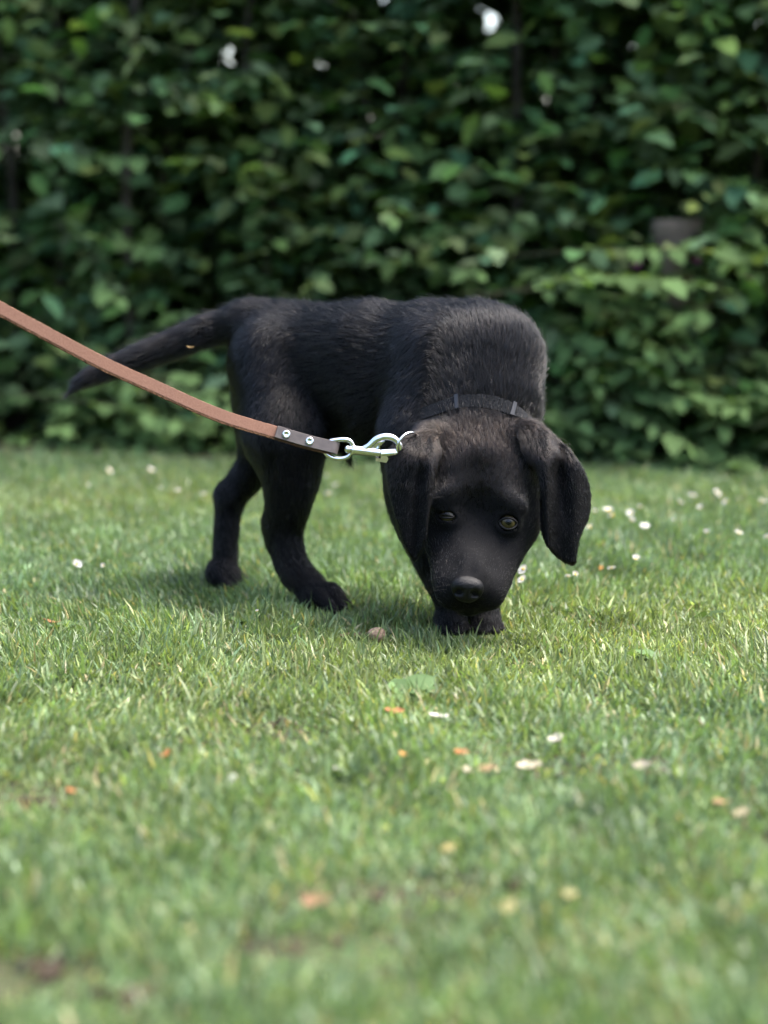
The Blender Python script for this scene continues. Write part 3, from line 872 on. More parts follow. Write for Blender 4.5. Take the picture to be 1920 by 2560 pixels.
# room for the coat: the skin lies a little below the outline, less so on the short-haired face
gX, gY, gZ = np.meshgrid(gx, gy, gz, indexing='ij', sparse=True)
hc0 = W(1195, 1280, 2.08)
FIELD += (0.0010 + 0.0022 * np.clip((np.sqrt((gX - hc0[0]) ** 2 + (gY - hc0[1]) ** 2 + (gZ - hc0[2]) ** 2) - 0.085) / 0.05, 0, 1)).astype(np.float32)
BV, BQ = surface_nets(FIELD)
keep = (BQ >= 0).all(1); BQ = BQ[keep]
puppy = empty('puppy', (0.0, 2.25, 0.0), label='black puppy with floppy ears lowering its head to sniff the lawn', cat='dog')
body = build('body', BV, [BQ], M['skin'], puppy)

# collar path: a ring lying on the neck
CC = W(1188, 1100, 2.142); CN = unit(W(1202, 930, 2.200) - W(1190, 1085, 2.118)); CN = unit(CN + np.array([0.02, 0, 0.12]))
CU = unit(np.cross(CN, [1, 0, 0.0])); CV = np.cross(CN, CU)
CANG = np.linspace(0, 2 * math.pi, 96, endpoint=False)
cdir = np.cos(CANG)[:, None] * CU + np.sin(CANG)[:, None] * CV
COLLAR_W = 0.0066
def ring_radius(off):
    rs = np.linspace(0.02, 0.10, 161)
    val = field_at(CC + CN * off + cdir[:, None] * rs[None, :, None])
    out_ = (val > 0).argmax(1); out_[~(val > 0).any(1)] = 160
    return rs[out_]
CR = np.stack([ring_radius(o) for o in (-COLLAR_W, 0, COLLAR_W)])
CR = np.minimum(CR, 0.072)
for _ in range(6): CR = (CR + np.roll(CR, 1, 1) + np.roll(CR, -1, 1)) / 3

# fur ------------------------------------------------------------------
if 'fur' not in SKIP:
    T = np.concatenate([BQ[:, [0, 1, 2]], BQ[:, [0, 2, 3]]])
    A_, B_, C_ = BV[T[:, 0]], BV[T[:, 1]], BV[T[:, 2]]
    area = 0.5 * np.linalg.norm(np.cross(B_ - A_, C_ - A_), axis=1)
    cen = (A_ + B_ + C_) / 3
    hx, hy = proj(cen)
    wgt = area * np.where((cen[:, 1] < 2.14) & (hx > 940) & (hy > 1030), 2.6, 1.0) * np.where((cen[:, 1] < 2.07) & (hy > 1200), 1.6, 1.0)
    NF = 460000
    ti = rng.choice(len(T), NF, p=wgt / wgt.sum())
    r1 = np.sqrt(rng.random(NF))[:, None]; r2 = rng.random(NF)[:, None]
    root = A_[ti] * (1 - r1) + B_[ti] * r1 * (1 - r2) + C_[ti] * r1 * r2
    ok = root[:, 2] > 0.004
    for e in EYES:
        q = root - e['c']
        ok &= ~((np.abs(q @ e['x']) < e['a'] + 0.002) & (np.abs(q @ e['y']) < e['b'] + 0.002) & (q @ e['g'] > 0))
    q = root - W(1168, 1471, 1.989)
    ok &= ~(((q @ HX.T / np.array([0.021, 0.0165, 0.03])) ** 2).sum(1) < 1)
    q = root - CC
    ok &= ~((np.abs(q @ CN) < COLLAR_W * 0.2) & (np.linalg.norm(q - np.outer(q @ CN, CN), axis=1) < 0.085))
    root = root[ok]
    nrm = grad_at(root)
    Wt = 0; F_ = 0; L_ = 0; T_ = 0
    for (p0, p1, ra, rb, fl, ln, tn) in PRIMS:
        d = p1 - p0; L2 = max(float(d @ d), 1e-9)
        t = np.clip(((root - p0) @ d) / L2, 0, 1)
        dist = np.linalg.norm(root - p0 - t[:, None] * d, axis=1) - (ra + (rb - ra) * t)
        w = np.exp(-np.maximum(dist, -0.004) / 0.006) + 1e-12
        Wt = Wt + w; F_ = F_ + w[:, None] * fl; L_ = L_ + w * ln; T_ = T_ + w * tn
    F_ /= Wt[:, None]; L_ /= Wt; T_ /= Wt
    n1, n2, n3, n4 = make_noise(1, 35, 16), make_noise(2, 35, 16), make_noise(3, 35, 16), make_noise(4, 160, 24)
    m1, m2, m3 = make_noise(21, 160, 20), make_noise(22, 160, 20), make_noise(23, 160, 20)
    wav = np.stack([n1(root), n2(root), n3(root)], -1); fine = np.stack([m1(root), m2(root), m3(root)], -1)
    F_ = unit(F_) + 0.28 * wav + 0.09 * fine + rng.normal(size=root.shape) * 0.07
    Ft = F_ - nrm * (F_ * nrm).sum(1)[:, None]
    Ft = unit(Ft)
    L_ = L_ * rng.uniform(0.6, 1.25, len(root)) * (1 + 0.15 * n4(root))
    lift = np.clip(rng.normal(0.20, 0.07, len(root)) + 0.05 * n4(root), 0.05, 0.6)
    lift = lift * np.clip(L_ / 0.009, 0.5, 1)
    stray = rng.random(len(root)) < 0.06
    lift = np.where(stray, lift + 0.35, lift); L_ = np.where(stray, L_ * 1.15, L_) * 1.08
    d0 = unit(Ft + nrm * (lift * 1.7)[:, None]); d1 = unit(Ft + nrm * (lift * 0.9)[:, None]); d2 = unit(Ft + nrm * (lift * 0.25)[:, None] + np.array([0, 0, -0.10]))
    p0 = root - nrm * 0.0008
    pa = p0 + d0 * (L_ * 0.34)[:, None]; pb = pa + d1 * (L_ * 0.33)[:, None]; pc = pb + d2 * (L_ * 0.33)[:, None]
    # strands gather into small locks
    cell = np.where(L_ > 0.009, 0.0055, 0.0030)[:, None]
    rotm = np.linalg.qr(np.random.default_rng(8).normal(size=(3, 3)))[0]
    key = np.floor((root @ rotm + 0.9 * cell * fine + 0.12 * cell * rng.normal(size=root.shape)) / cell).astype(np.int64)
    hsh = (key[:, 0] * 73856093) ^ (key[:, 1] * 19349663) ^ (key[:, 2] * 83492791) ^ (cell[:, 0] > 0.004).astype(np.int64)
    _, inv = np.unique(hsh, return_inverse=True)
    cnt = np.bincount(inv).astype(float)
    for arr, amt in ((pb, 0.22), (pc, 0.55)):
        mean = np.stack([np.bincount(inv, arr[:, i]) / cnt for i in range(3)], -1)[inv]
        near_ = (np.linalg.norm(mean - arr, axis=1) < 0.008)[:, None]
        arr += np.where(near_, (mean - arr) * amt, 0)
    P4 = np.stack([p0, pa, pb, pc], 1).astype(np.float32)
    P4 -= ORIGIN[puppy.name].astype(np.float32)
    nS = len(P4)
    hc = bpy.data.hair_curves.new('fur')
    hc.add_curves([4] * nS)
    hc.position_data.foreach_set('vector', P4.ravel())
    rad = np.tile(np.array([0.00014, 0.00012, 0.00009, 0.00002], np.float32), nS)
    at = hc.attributes.get('radius') or hc.attributes.new('radius', 'FLOAT', 'POINT')
    at.data.foreach_set('value', rad)
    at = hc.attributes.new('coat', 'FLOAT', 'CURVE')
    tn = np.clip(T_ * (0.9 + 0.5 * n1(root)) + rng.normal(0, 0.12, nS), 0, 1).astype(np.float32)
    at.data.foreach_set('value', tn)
    m, N, L = mat_new('black_coat')
    N.remove(N['Principled BSDF'])
    hb = N.new('ShaderNodeBsdfHairPrincipled'); hb.model = 'CHIANG'; hb.parametrization = 'COLOR'
    hb.inputs['Roughness'].default_value = 0.18
    hb.inputs['Radial Roughness'].default_value = 0.35
    hb.inputs['Coat'].default_value = 0.0
    hb.inputs['IOR'].default_value = 1.29
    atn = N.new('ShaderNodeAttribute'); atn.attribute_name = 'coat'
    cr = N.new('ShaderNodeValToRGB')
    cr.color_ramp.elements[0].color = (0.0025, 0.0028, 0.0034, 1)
    cr.color_ramp.elements[1].color = (0.052, 0.038, 0.029, 1)  # brown of the tail; on crown and ear roots a painted sunlit sheen
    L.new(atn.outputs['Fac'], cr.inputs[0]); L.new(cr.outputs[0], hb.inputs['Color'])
    L.new(hb.outputs[0], N['Material Output'].inputs['Surface'])
    hc.materials.append(m)
    fur = bpy.data.objects.new('fur', hc); COL.objects.link(fur); fur.parent = body
    fur['kind'] = 'stuff'

# nose, eyes ------------------------------------------------------------------
def build_nose():
    c = W(1168, 1472, 1.9985)
    V, F = sphere((0, 0, 0), 1, 40, 28)
    x, y, z = V.T.copy()
    w = 1 - 0.22 * np.clip(y, 0, 1)                        # narrower below
    bx_ = lambda q, e_: np.sign(q) * np.abs(q) ** e_
    x, y, z = bx_(x, 0.82), bx_(y, 0.85), bx_(z, 0.8)
    Vx = x * 0.0168 * w
    Vy = y * 0.0140
    Vz = z * 0.0105 * (1 - 0.25 * np.clip(y, 0, 1))
    Vz += 0.0016 * np.exp(-((y + 0.35) / 0.5) ** 2) * (z > 0)
    for sx in (-1, 1):                                       # nostrils and the comma slits at their sides
        g1 = np.exp(-(((x - sx * 0.48) / 0.20) ** 2 + ((y - 0.28) / 0.20) ** 2)) * (z > 0)
        g2 = np.exp(-(((x - sx * 0.74) / 0.16) ** 2 + ((y - 0.42) / 0.13) ** 2)) * (z > 0)
        Vz -= 0.0065 * g1 + 0.0035 * g2
    Vz -= 0.0022 * np.exp(-(x / 0.07) ** 2) * np.clip(y + 0.1, 0, 1) * (z > 0)
    ca, sa = math.cos(0.42), math.sin(0.42)
    nd, nn = hd * ca - hn * sa, hn * ca + hd * sa
    P = c + Vx[:, None] * hr + Vy[:, None] * nd + Vz[:, None] * nn
    m = principled('nose_leather', (0.003, 0.003, 0.0033), 0.38, noise=(700, (0.005, 0.005, 0.0055), 3), bump=0.5, spec=0.16)
    build('nose', P, F, m, puppy)
build_nose()

def eye_material():
    m, N, L = mat_new('dog_eye')
    b = N['Principled BSDF']
    b.inputs['Roughness'].default_value = 0.05
    b.inputs['Coat Weight'].default_value = 0.15; b.inputs['Specular IOR Level'].default_value = 0.22; b.inputs['Coat Roughness'].default_value = 0.02
    tc = N.new('ShaderNodeTexCoord'); sp = N.new('ShaderNodeSeparateXYZ'); L.new(tc.outputs['Object'], sp.inputs[0])
    mx = N.new('ShaderNodeVectorMath'); mx.operation = 'MULTIPLY'; mx.inputs[1].default_value = (1, 1, 0); L.new(tc.outputs['Object'], mx.inputs[0])
    ln = N.new('ShaderNodeVectorMath'); ln.operation = 'LENGTH'; L.new(mx.outputs[0], ln.inputs[0])
    sc = N.new('ShaderNodeMath'); sc.operation = 'MULTIPLY'; sc.inputs[1].default_value = 100; L.new(ln.outputs['Value'], sc.inputs[0])
    cr = N.new('ShaderNodeValToRGB'); r = cr.color_ramp
    r.elements[0].position = 0.0; r.elements[0].color = (0.001, 0.001, 0.001, 1)
    r.elements[1].position = 0.29; r.elements[1].color = (0.001, 0.001, 0.001, 1)
    for p, c in ((0.33, (0.018, 0.014, 0.005)), (0.58, (0.046, 0.036, 0.013)), (0.70, (0.030, 0.023, 0.009)), (0.77, (0.008, 0.006, 0.005)), (0.86, (0.015, 0.012, 0.012)), (0.95, (0.02, 0.016, 0.016))):
        e = r.elements.new(p); e.color = (*c, 1)
    L.new(sc.outputs[0], cr.inputs[0]); L.new(cr.outputs[0], b.inputs['Base Color'])
    return m
M['eye'] = eye_material()
M['lid'] = principled('eyelid_skin', (0.005, 0.0045, 0.0045), 0.55, spec=0.2)
for e in EYES:
    V, F = sphere((0, 0, 0), e['r'], 32, 22)
    zz = V[:, 2]; V = V * (1 + 0.09 * np.clip((zz / e['r'] - 0.72) / 0.28, 0, 1) ** 0.8)[:, None]
    o = link('eye', make_mesh('eye', V, F), puppy, M['eye'], loc=tuple(e['c'] - ORIGIN[puppy.name]))
    R = Matrix((e['x'], e['y'], e['g'])).transposed()
    o.rotation_euler = R.to_euler()
    t = np.linspace(0, 2 * math.pi, 48, endpoint=False)
    a = e['a'] * np.cos(t); b = e['b'] * np.sin(t) * (1 - 0.12 * np.cos(t) ** 2) * np.where(np.sin(t) > 0, 0.86, 1.08) - 0.0007
    rr = e['r'] + 0.0004
    P = e['c'] + a[:, None] * e['x'] + b[:, None] * e['y'] + np.sqrt(rr ** 2 - a ** 2 - b ** 2)[:, None] * e['g']
    P = P + e['g'] * 0.0004
    V, F = tube(P, 0.0012, 8, closed=True, up=e['g'])
    build('eyelid', V, F, M['lid'], puppy)
# whiskers and brow hairs
def whiskers():
    mb = MB()
    pts = [(1120, 1440, 2.004, -1), (1112, 1458, 2.008, -1), (1118, 1474, 2.004, -1), (1128, 1462, 2.000, -1), (1235, 1440, 2.006, 1), (1244, 1456, 2.012, 1), (1238, 1474, 2.008, 1), (1226, 1464, 2.002, 1),
           (1115, 1250, 2.05, -.6), (1122, 1246, 2.05, -.5), (1276, 1262, 2.05, .5), (1284, 1268, 2.05, .6)]
    for px, py, Y, sd_ in pts:
        a = W(px, py, Y)
        d = unit(hr * sd_ + hn * 0.35 + hd * rng.uniform(-.2, .35)); L_ = rng.uniform(.018, .036) * (1 if abs(sd_) == 1 else .6)
        t = np.linspace(0, 1, 7)[:, None]
        P = a + d * t * L_ + np.array([0, 0, -0.006]) * t ** 2
        V, F = tube(P, np.linspace(0.00009, 0.00003, 7), 4, cap=False)
        mb.add(V, F)
    V, F = mb.arrays()
    build('whiskers', V, F, principled('whisker', (0.008, 0.008, 0.009), 0.4, spec=0.2), puppy, kind='stuff')
whiskers()

# ------------------------------------------------------------------ collar
M['webbing'] = principled('black_webbing', (0.004, 0.0045, 0.0055), 0.8, noise=(500, (0.008, 0.009, 0.011)), bump=0.6, spec=0.12)
M['slide'] = principled('grey_plastic', (0.013, 0.015, 0.019), 0.5, spec=0.25)
nC = len(CANG)
def band(a0, a1, lo, hi, out0, out1, name, mat, parent):
    """a piece of the collar ring between two angles, lo..hi across its width (-1..1)"""
    i = np.arange(a0, a1 + 1) % nC
    pts = []
    for w, o in ((lo, out0), (hi, out0), (hi, out1), (lo, out1)):
        r = CR[1, i] + (CR[2, i] - CR[1, i]) * max(w, 0) + (CR[0, i] - CR[1, i]) * max(-w, 0)
        pts.append(CC + CN * (COLLAR_W * w) + cdir[i] * (r + o)[:, None])
    n = len(i); V = np.concatenate(pts)
    closed = (a1 - a0) == nC
    F = []
    kk = np.arange(n - 1)
    for a in range(4):
        b = (a + 1) % 4
        F.append(np.stack([a * n + kk, a * n + kk + 1, b * n + kk + 1, b * n + kk], -1))
    if not closed:
        F.append(np.array([[0, n, 2 * n, 3 * n], [n - 1, 4 * n - 1, 3 * n - 1, 2 * n - 1]]))
    return build(name, V, [np.concatenate(F)], mat, parent, smooth=False)
collar = empty('dog_collar', tuple(CC), label="black webbing collar with grey slides round the puppy's neck", cat='collar')
band(0, nC, -1, 1, 0.0002, 0.0019, 'strap', M['webbing'], collar)
def ang_of(px, py):
    Pm = CC + cdir * (CR[1] + 0.004)[:, None]
    u, v = proj(Pm)
    vis = (cdir @ np.array([0, -1.0, 0.6])) > -0.9
    return int(np.argmin((u - px) ** 2 + (v - py) ** 2))
ia = ang_of(1147, 1012); ib = ang_of(1297, 1006); ic = ang_of(1035, 1095)
band(ia - 1, ia, -1.15, 1.15, 0.001, 0.0038, 'slide', M['slide'], collar)
band(ib - 1, ib, -1.15, 1.15, 0.001, 0.0038, 'slide', M['slide'], collar)
# D ring hanging from the collar, where the snap hook holds it
DR = W(1018, 1108, 2.078)
ringc = W(1020, 1110, 2.066)
t = np.linspace(0, 2 * math.pi, 40, endpoint=False)
e1 = unit(W(1060, 1098, 2.085) - W(985, 1120, 2.055)); e2 = unit(np.cross(e1, [0.15, 1, 0.25])); 
P = ringc + 0.0155 * np.cos(t)[:, None] * e1 + 0.0125 * np.sin(t)[:, None] * e2
V, F = tube(P, 0.0015, 10, closed=True, up=np.cross(e1, e2))
build('ring', V, F, M['chrome'], collar)

# ------------------------------------------------------------------ leash
lead_px = [(-430, 470, 1.90), (-240, 630, 1.94), (-110, 706, 1.965), (0, 769, 1.985), (117, 832, 2.0), (253, 904, 2.02), (380, 962, 2.035), (548, 1036, 2.045), (690, 1080, 2.055), (760, 1101, 2.059), (832, 1119, 2.061)]
LP = catmull([W(*q) for q in lead_px], 220)
LT = unit(np.gradient(LP, axis=0))
view = unit(np.array([0, 0.0, CAM_H + 0.35]) - LP)
LN = unit(view - LT * (view * LT).sum(1)[:, None])      # face of the strap
LW = np.cross(LT, LN)                                  # across the strap
LW *= np.sign(LW[:, 2:3]) ; 
HW, HT = 0.0060, 0.0017
leash = empty('dog_leash', tuple(LP[-1]), label='brown leather leash with riveted end and snap hook clipped to the collar', cat='leash')

def strap(P, N_, W_, hw, ht, name, mat, parent, rough=0.0, round_=0.25):
    prof = [(-hw, -ht), (hw, -ht), (hw, ht), (-hw, ht)]
    prof = [(-hw, -ht * .6), (-hw * .95, -ht), (hw * .95, -ht), (hw, -ht * .6), (hw, ht * .6), (hw * .95, ht), (-hw * .95, ht), (-hw, ht * .6)]
    n = len(P); V = []
    for a, b in prof:
        j = rng.normal(0, rough, n)[:, None]
        V.append(P + W_ * (a + j * np.sign(a)) + N_ * (b + j * 0.4))
    V = np.concatenate(V); m = len(prof)
    kk = np.arange(n - 1); F = []
    for a in range(m):
        b = (a + 1) % m
        F.append(np.stack([a * n + kk, a * n + kk + 1, b * n + kk + 1, b * n + kk], -1))
    e = np.arange(m) * n
    return build(name, V, [np.concatenate(F), e[None], (e + n - 1)[::-1][None]], mat, parent, smooth=False)
uL, _ = proj(LP)
main = uL < 838
strap(LP[main], LN[main], LW[main], HW, HT, 'strap', M['leather'], leash, rough=0.00005)
# fuzzy dark cut edges
for sgn, nm in ((-1, 'edge'),):
    e = LP[main] + LW[main] * (sgn * (HW + 0.0008))
    strap(e - LN[main] * 0.0004, LN[main], LW[main], 0.0012, HT * 1.1, 'cut_edge', M['leather_edge'], leash, rough=0.00025)
# folded dark tab with two rivets
tab = (uL > 686) & (uL < 842)
tabP = LP[tab] + LN[tab] * (2 * HT + 0.0002)
strap(tabP, LN[tab], LW[tab], HW * 1.05, HT, 'folded_end', M['leather_dark'], leash)
# the fold round the loop
i1 = np.where(tab)[0][-1]
c0 = LP[i1] + LN[i1] * HT
th = np.linspace(-math.pi / 2, math.pi / 2, 12)
foldP = c0 + LT[i1] * (np.cos(th) * 0.0045)[:, None] + LN[i1] * (np.sin(th) * (HT + 0.0002))[:, None]
foldN = np.cos(th)[:, None] * LT[i1] + np.sin(th)[:, None] * LN[i1]
strap(foldP, foldN, np.repeat(LW[i1][None], 12, 0), HW * 1.04, HT, 'fold', M['leather_dark'], leash)
def rivet(px, py):
    i = int(np.argmin(np.abs(uL - px)))
    c = LP[i] + LN[i] * (3 * HT + 0.0003)
    prof = [(0.0, 0.0002), (0.0012, 0.0004), (0.0021, 0.0010), (0.0032, 0.0013), (0.0041, 0.0009), (0.0044, 0.0), (0.0042, -0.0006)]
    V = []; th = np.linspace(0, 2 * math.pi, 24, endpoint=False)
    for r, h in prof:
        V.append(c + LN[i] * h + r * (np.cos(th)[:, None] * LT[i] + np.sin(th)[:, None] * LW[i]))
    V = np.concatenate(V); m = len(prof); F = []
    kk = np.arange(24)
    for a in range(m - 1):
        F.append(np.stack([a * 24 + kk, a * 24 + (kk + 1) % 24, (a + 1) * 24 + (kk + 1) % 24, (a + 1) * 24 + kk], -1))
    build('rivet', V, [np.concatenate(F)], M['chrome'], leash)
rivet(715, 1080); rivet(772, 1098)

# snap hook: swivel loop, barrel, hook, gate
D0 = 2.060
def hk(px, py, off=0.0): return W(px, py, D0 + off)
hook = None
loop = catmull([hk(828, 1102), hk(852, 1099), hk(872, 1101), hk(881, 1112), hk(879, 1130), hk(868, 1143), hk(845, 1147), hk(824, 1141), hk(812, 1129), hk(814, 1115), hk(828, 1102)], 60)[:-1]
V, F = tube(loop, 0.0024, 10, closed=True, up=(0, 1, 0))
hookbody = MB()
axis = unit(hk(980, 1136) - hk(876, 1123))
V2, F2 = tube([hk(862, 1122), hk(866, 1122.5), hk(868, 1123), hk(877, 1124), hk(879, 1124.3)], [0.0020, 0.0042, 0.0042, 0.0042, 0.0026], 14)
V3, F3 = tube([hk(878, 1124.3), hk(880, 1124.6), hk(884, 1125), hk(886, 1125.4), hk(948, 1133), hk(952, 1133.4)], [0.0026, 0.0054, 0.0056, 0.0052, 0.0050, 0.0042], 18)
arch = catmull([hk(905, 1124), hk(922, 1116), hk(940, 1100), hk(958, 1092.5), hk(976, 1093), hk(990, 1100), hk(998, 1111), hk(1001, 1121), hk(996, 1127)], 40)
V4, F4 = tube(arch, np.interp(np.linspace(0, 1, 40), [0, .25, .6, .9, 1], [.0034, .0042, .0038, .0030, .0018]), 14, up=(0, 1, 0), squash=(1, 1.15))
# web between barrel and arch
web = [hk(912, 1124), hk(930, 1111), hk(944, 1100), hk(960, 1096), hk(962, 1104), hk(952, 1114), hk(948, 1128)]
Vw = np.concatenate([np.array(web) - [0, 0.0014, 0], np.array(web) + [0, 0.0014, 0]]); nw = len(web)
kk = np.arange(nw)
Fw = [np.stack([kk, (kk + 1) % nw, nw + (kk + 1) % nw, nw + kk], -1), kk[None], (nw + kk)[::-1][None]]
hookbody.add(V3, F3).add(V4, F4).add(Vw, Fw)
VV, FF = hookbody.arrays()
hook = build('snap_hook', VV, FF, M['chrome'], leash)
build('swivel_loop', V, F, M['chrome'], hook)
build('swivel_pin', V2, F2, M['chrome'], hook)
V5, F5 = tube([hk(950, 1133.4), hk(953, 1133.6), hk(990, 1131), hk(997, 1129)], [0.0038, 0.0042, 0.0038, 0.0026], 14)
g = MB().add(V5, F5)
q = [hk(940, 1143, -.002), hk(968, 1143, -.002), hk(972, 1136, -.002), hk(954, 1136, -.002), hk(938, 1153, -.002), hk(966, 1156, -.002)]
box = np.array([hk(952, 1137), hk(968, 1138), hk(971, 1147), hk(966, 1156), hk(938, 1152), hk(940, 1144), hk(952, 1145)])
nw = len(box); kk = np.arange(nw)
Vb = np.concatenate([box - [0, 0.0032, 0], box + [0, 0.0032, 0]])
g.add(Vb, [np.stack([kk, (kk + 1) % nw, nw + (kk + 1) % nw, nw + kk], -1), kk[None], (nw + kk)[::-1][None]])
VV, FF = g.arrays()
build('gate', VV, FF, M['chrome'], hook, smooth=False)

# ------------------------------------------------------------------ daisies
if 'small' not in SKIP:
    def petal_ring(n, r0, r1, w, cup, jitter=0.15):
        mb = MB()
        for i in range(n):
            a = 2 * math.pi * i / n + rng.normal(0, 0.05)
            d = np.array([math.cos(a), math.sin(a), 0]); s = np.array([-math.sin(a), math.cos(a), 0])
            c = cup + rng.normal(0, jitter)
            pts = []
            for t, ww in ((0, .45), (.45, .9), (.8, .95), (1, .35)):
                rr = r0 + (r1 - r0) * t
                zz = math.sin(c) * (rr - r0) ; rr = r0 + (rr - r0) * math.cos(c)
                pts += [d * rr + s * w * ww * .5 + [0, 0, zz], d * rr - s * w * ww * .5 + [0, 0, zz]]
            mb.add(pts, [np.array([[0, 1, 3, 2], [2, 3, 5, 4], [4, 5, 7, 6]])])
        return mb.arrays()
    PET = []
    for cup in (0.15, 0.5, 0.95):
        V, F = petal_ring(18, 0.0026, 0.0098, 0.0021, cup)
        me = make_mesh('petals', V, F); me.materials.append(M['petal']); PET.append(me)
    V, F = sphere((0, 0, 0.0006), (0.0034, 0.0034, 0.0019), 14, 8)
    DISC = make_mesh('disc', V, F); DISC.materials.append(M['yellow'])
    def daisy(px, py, label, size=1.0, cup=1, z=0.036, tilt=None, group='daisies in the lawn'):
        p = G(px, py, z); 
        base = np.array([p[0] + rng.normal(0, .006), p[1] + rng.normal(0, .006), 0.0])
        r = empty('daisy', tuple(base), label=label, cat='daisy', group=group)
        mid = (base + p) / 2 + [rng.normal(0, .004), rng.normal(0, .004), 0]
        P = catmull([base, mid, p], 8)
        V, F = tube(P, 0.0008, 5)
        build('stem', V, F, M['stem'], r)
        t = tilt if tilt is not None else (rng.normal(0.45, .3), rng.normal(0, .35))
        for nm, me in (('petals', PET[cup]), ('disc', DISC)):
            o = link(nm, me, r, loc=tuple(p - base)); o.rotation_euler = (t[0], t[1], rng.uniform(0, 6)); o.scale = (size * 0.68,) * 3
    RD = "right of the puppy's drooping ear"
    DA = [(272, 1178, 'left one of two daisies side by side near the foot of the hedge', 1.0, 1), (378, 1176, 'right one of two daisies side by side near the foot of the hedge', 1.1, 1),
          (446, 1227, "white daisy just left of the far hind leg, further from it of two", 1.0, 1), (510, 1236, "white daisy just left of the far hind leg, the closer of two", 1.05, 1),
          (219, 1212, 'faint daisy low in the grass below the pair by the hedge', .6, 2), (401, 1220, 'tiny half-hidden daisy bud left of two brighter daisies', .5, 2),
          (192, 1411, 'sideways-lying white daisy level with the far hind paw, at left', 1.05, 1), (258, 1414, 'small closed daisy beside the sideways-lying one at left', .6, 2),
          (643, 1528, 'tiny pale daisy bud between the two hind paws', .45, 2),
          (842, 1212, 'upper daisy of two seen between hind leg and foreleg', 1.0, 1), (821, 1235, 'lower daisy of two seen between hind leg and foreleg', 1.05, 1), (816, 1191, "faint daisy just under the snap hook, beyond the belly", .7, 2),
          (1487, 1279, "daisy almost touching the edge of the puppy's right-hand ear", .9, 2), (1520, 1276, 'left bloom of the joined pair of daisies beside the ear', 1.2, 1), (1530, 1288, 'right bloom of the joined pair of daisies beside the ear', 1.1, 1),
          (1577, 1283, 'upper-left daisy of a loose triangle right of the ear', 1.0, 1), (1599, 1268, 'topmost small daisy above the loose triangle right of the ear', .8, 2), (1580, 1301, 'lower-left daisy of the loose triangle right of the ear', .9, 2), (1612, 1314, 'lowest daisy of the loose triangle, flat and broad', 1.0, 0),
          (1474, 1318, "daisy half hidden at the lower edge of the puppy's ear", 1.0, 1), (1700, 1256, 'leftmost of the far daisies near the right end of the hedge', 1.1, 1), (1732, 1240, 'large far daisy, second from left near the right end of the hedge', 1.2, 1),
          (1750, 1270, 'small far daisy below the large one at right', .9, 2), (1793, 1232, 'farthest daisy at right, closest to the hedge foot', 1.1, 0), (1815, 1255, 'far daisy at right, just below the one closest to the hedge', 1.0, 1), (1907, 1253, 'far bright daisy at the right edge of the picture', 1.15, 1),
          (1767, 1331, 'single daisy in mid lawn at right, left of the tall one', .9, 2), (1847, 1333, 'tall daisy in mid lawn at right with a pale stem', 1.0, 1), (1918, 1342, 'daisy cut by the right edge of the picture', .9, 1), (1683, 1301, 'tiny daisy alone in mid lawn at right', .6, 2),
          (1590, 1397, 'bright upright daisy below and right of the ear tip', .95, 2), (1529, 1420, 'open daisy with a yellow centre beside an orange scrap', .9, 0), (1438, 1436, 'small daisy right under the ear tip', .75, 2),
          (1307, 1424, "upper daisy of two close to the puppy's cheek", 1.05, 0), (1305, 1448, "lower daisy of two close to the puppy's cheek", .95, 0), (1420, 1440, 'flat pale daisy left of the small one under the ear tip', .6, 0)]
    for a in DA: daisy(*a)

    # ------------------------------------------------------------------ fallen petals, scraps, leaves, twig
    def scrap(name, px, py, L_, Wd, color, label, cat, rz, tilt=(0.25, 0.1), z=0.010, curl=0.35, second=None, group=None):
        p = G(px, py, z)
        nx_, ny_ = 9, 5
        L_, Wd = L_ * 0.9, Wd * 0.85
        u, v = np.meshgrid(np.linspace(-1, 1, nx_), np.linspace(-1, 1, ny_), indexing='ij')
        w = np.sqrt(np.clip(1 - (u * 0.96) ** 2, 0, 1)) * (1 + 0.18 * np.sin(u * 5 + px) + 0.12 * np.sin(u * 11 + py) + 0.1 * np.sign(v) * np.sin(u * 7 + px))
        X = u * L_ / 2; Y = v * w * Wd / 2; Z = curl * (X ** 2 / L_ + 1.2 * Y ** 2 / Wd) + rng.normal(0, 0.0004, X.shape)
        V = np.stack([X, Y, Z], -1).reshape(-1, 3)
        V = np.concatenate([V, V - [0, 0, 0.0007]])
        i, j = np.meshgrid(np.arange(nx_ - 1), np.arange(ny_ - 1), indexing='ij'); a = (i * ny_ + j).ravel()
        Q = np.stack([a, a + ny_, a + ny_ + 1, a + 1], -1); n0 = nx_ * ny_
        Q = np.concatenate([Q, (Q + n0)[:, ::-1]])
        R_ = np.array(Matrix.Rotation(rz, 3, 'Z') @ Matrix.Rotation(tilt[0], 3, 'X') @ Matrix.Rotation(tilt[1], 3, 'Y'))
        color = tuple(c * 0.55 for c in color)
        m = principled('scrap_' + str(px), color, 0.7, noise=(150, second or tuple(c * 0.7 for c in color)), bump=0.3, spec=0.2)
        return build(name, V @ R_.T + p, [Q], m, origin=p, label=label, cat=cat, group=group)
    CREAM, ORANGE, TAN, YELLOW, BROWN = (0.50, 0.44, 0.31), (0.40, 0.16, 0.05), (0.38, 0.25, 0.13), (0.33, 0.30, 0.12), (0.16, 0.09, 0.05)
    g_ = 'fallen petals and leaf scraps on the lawn'
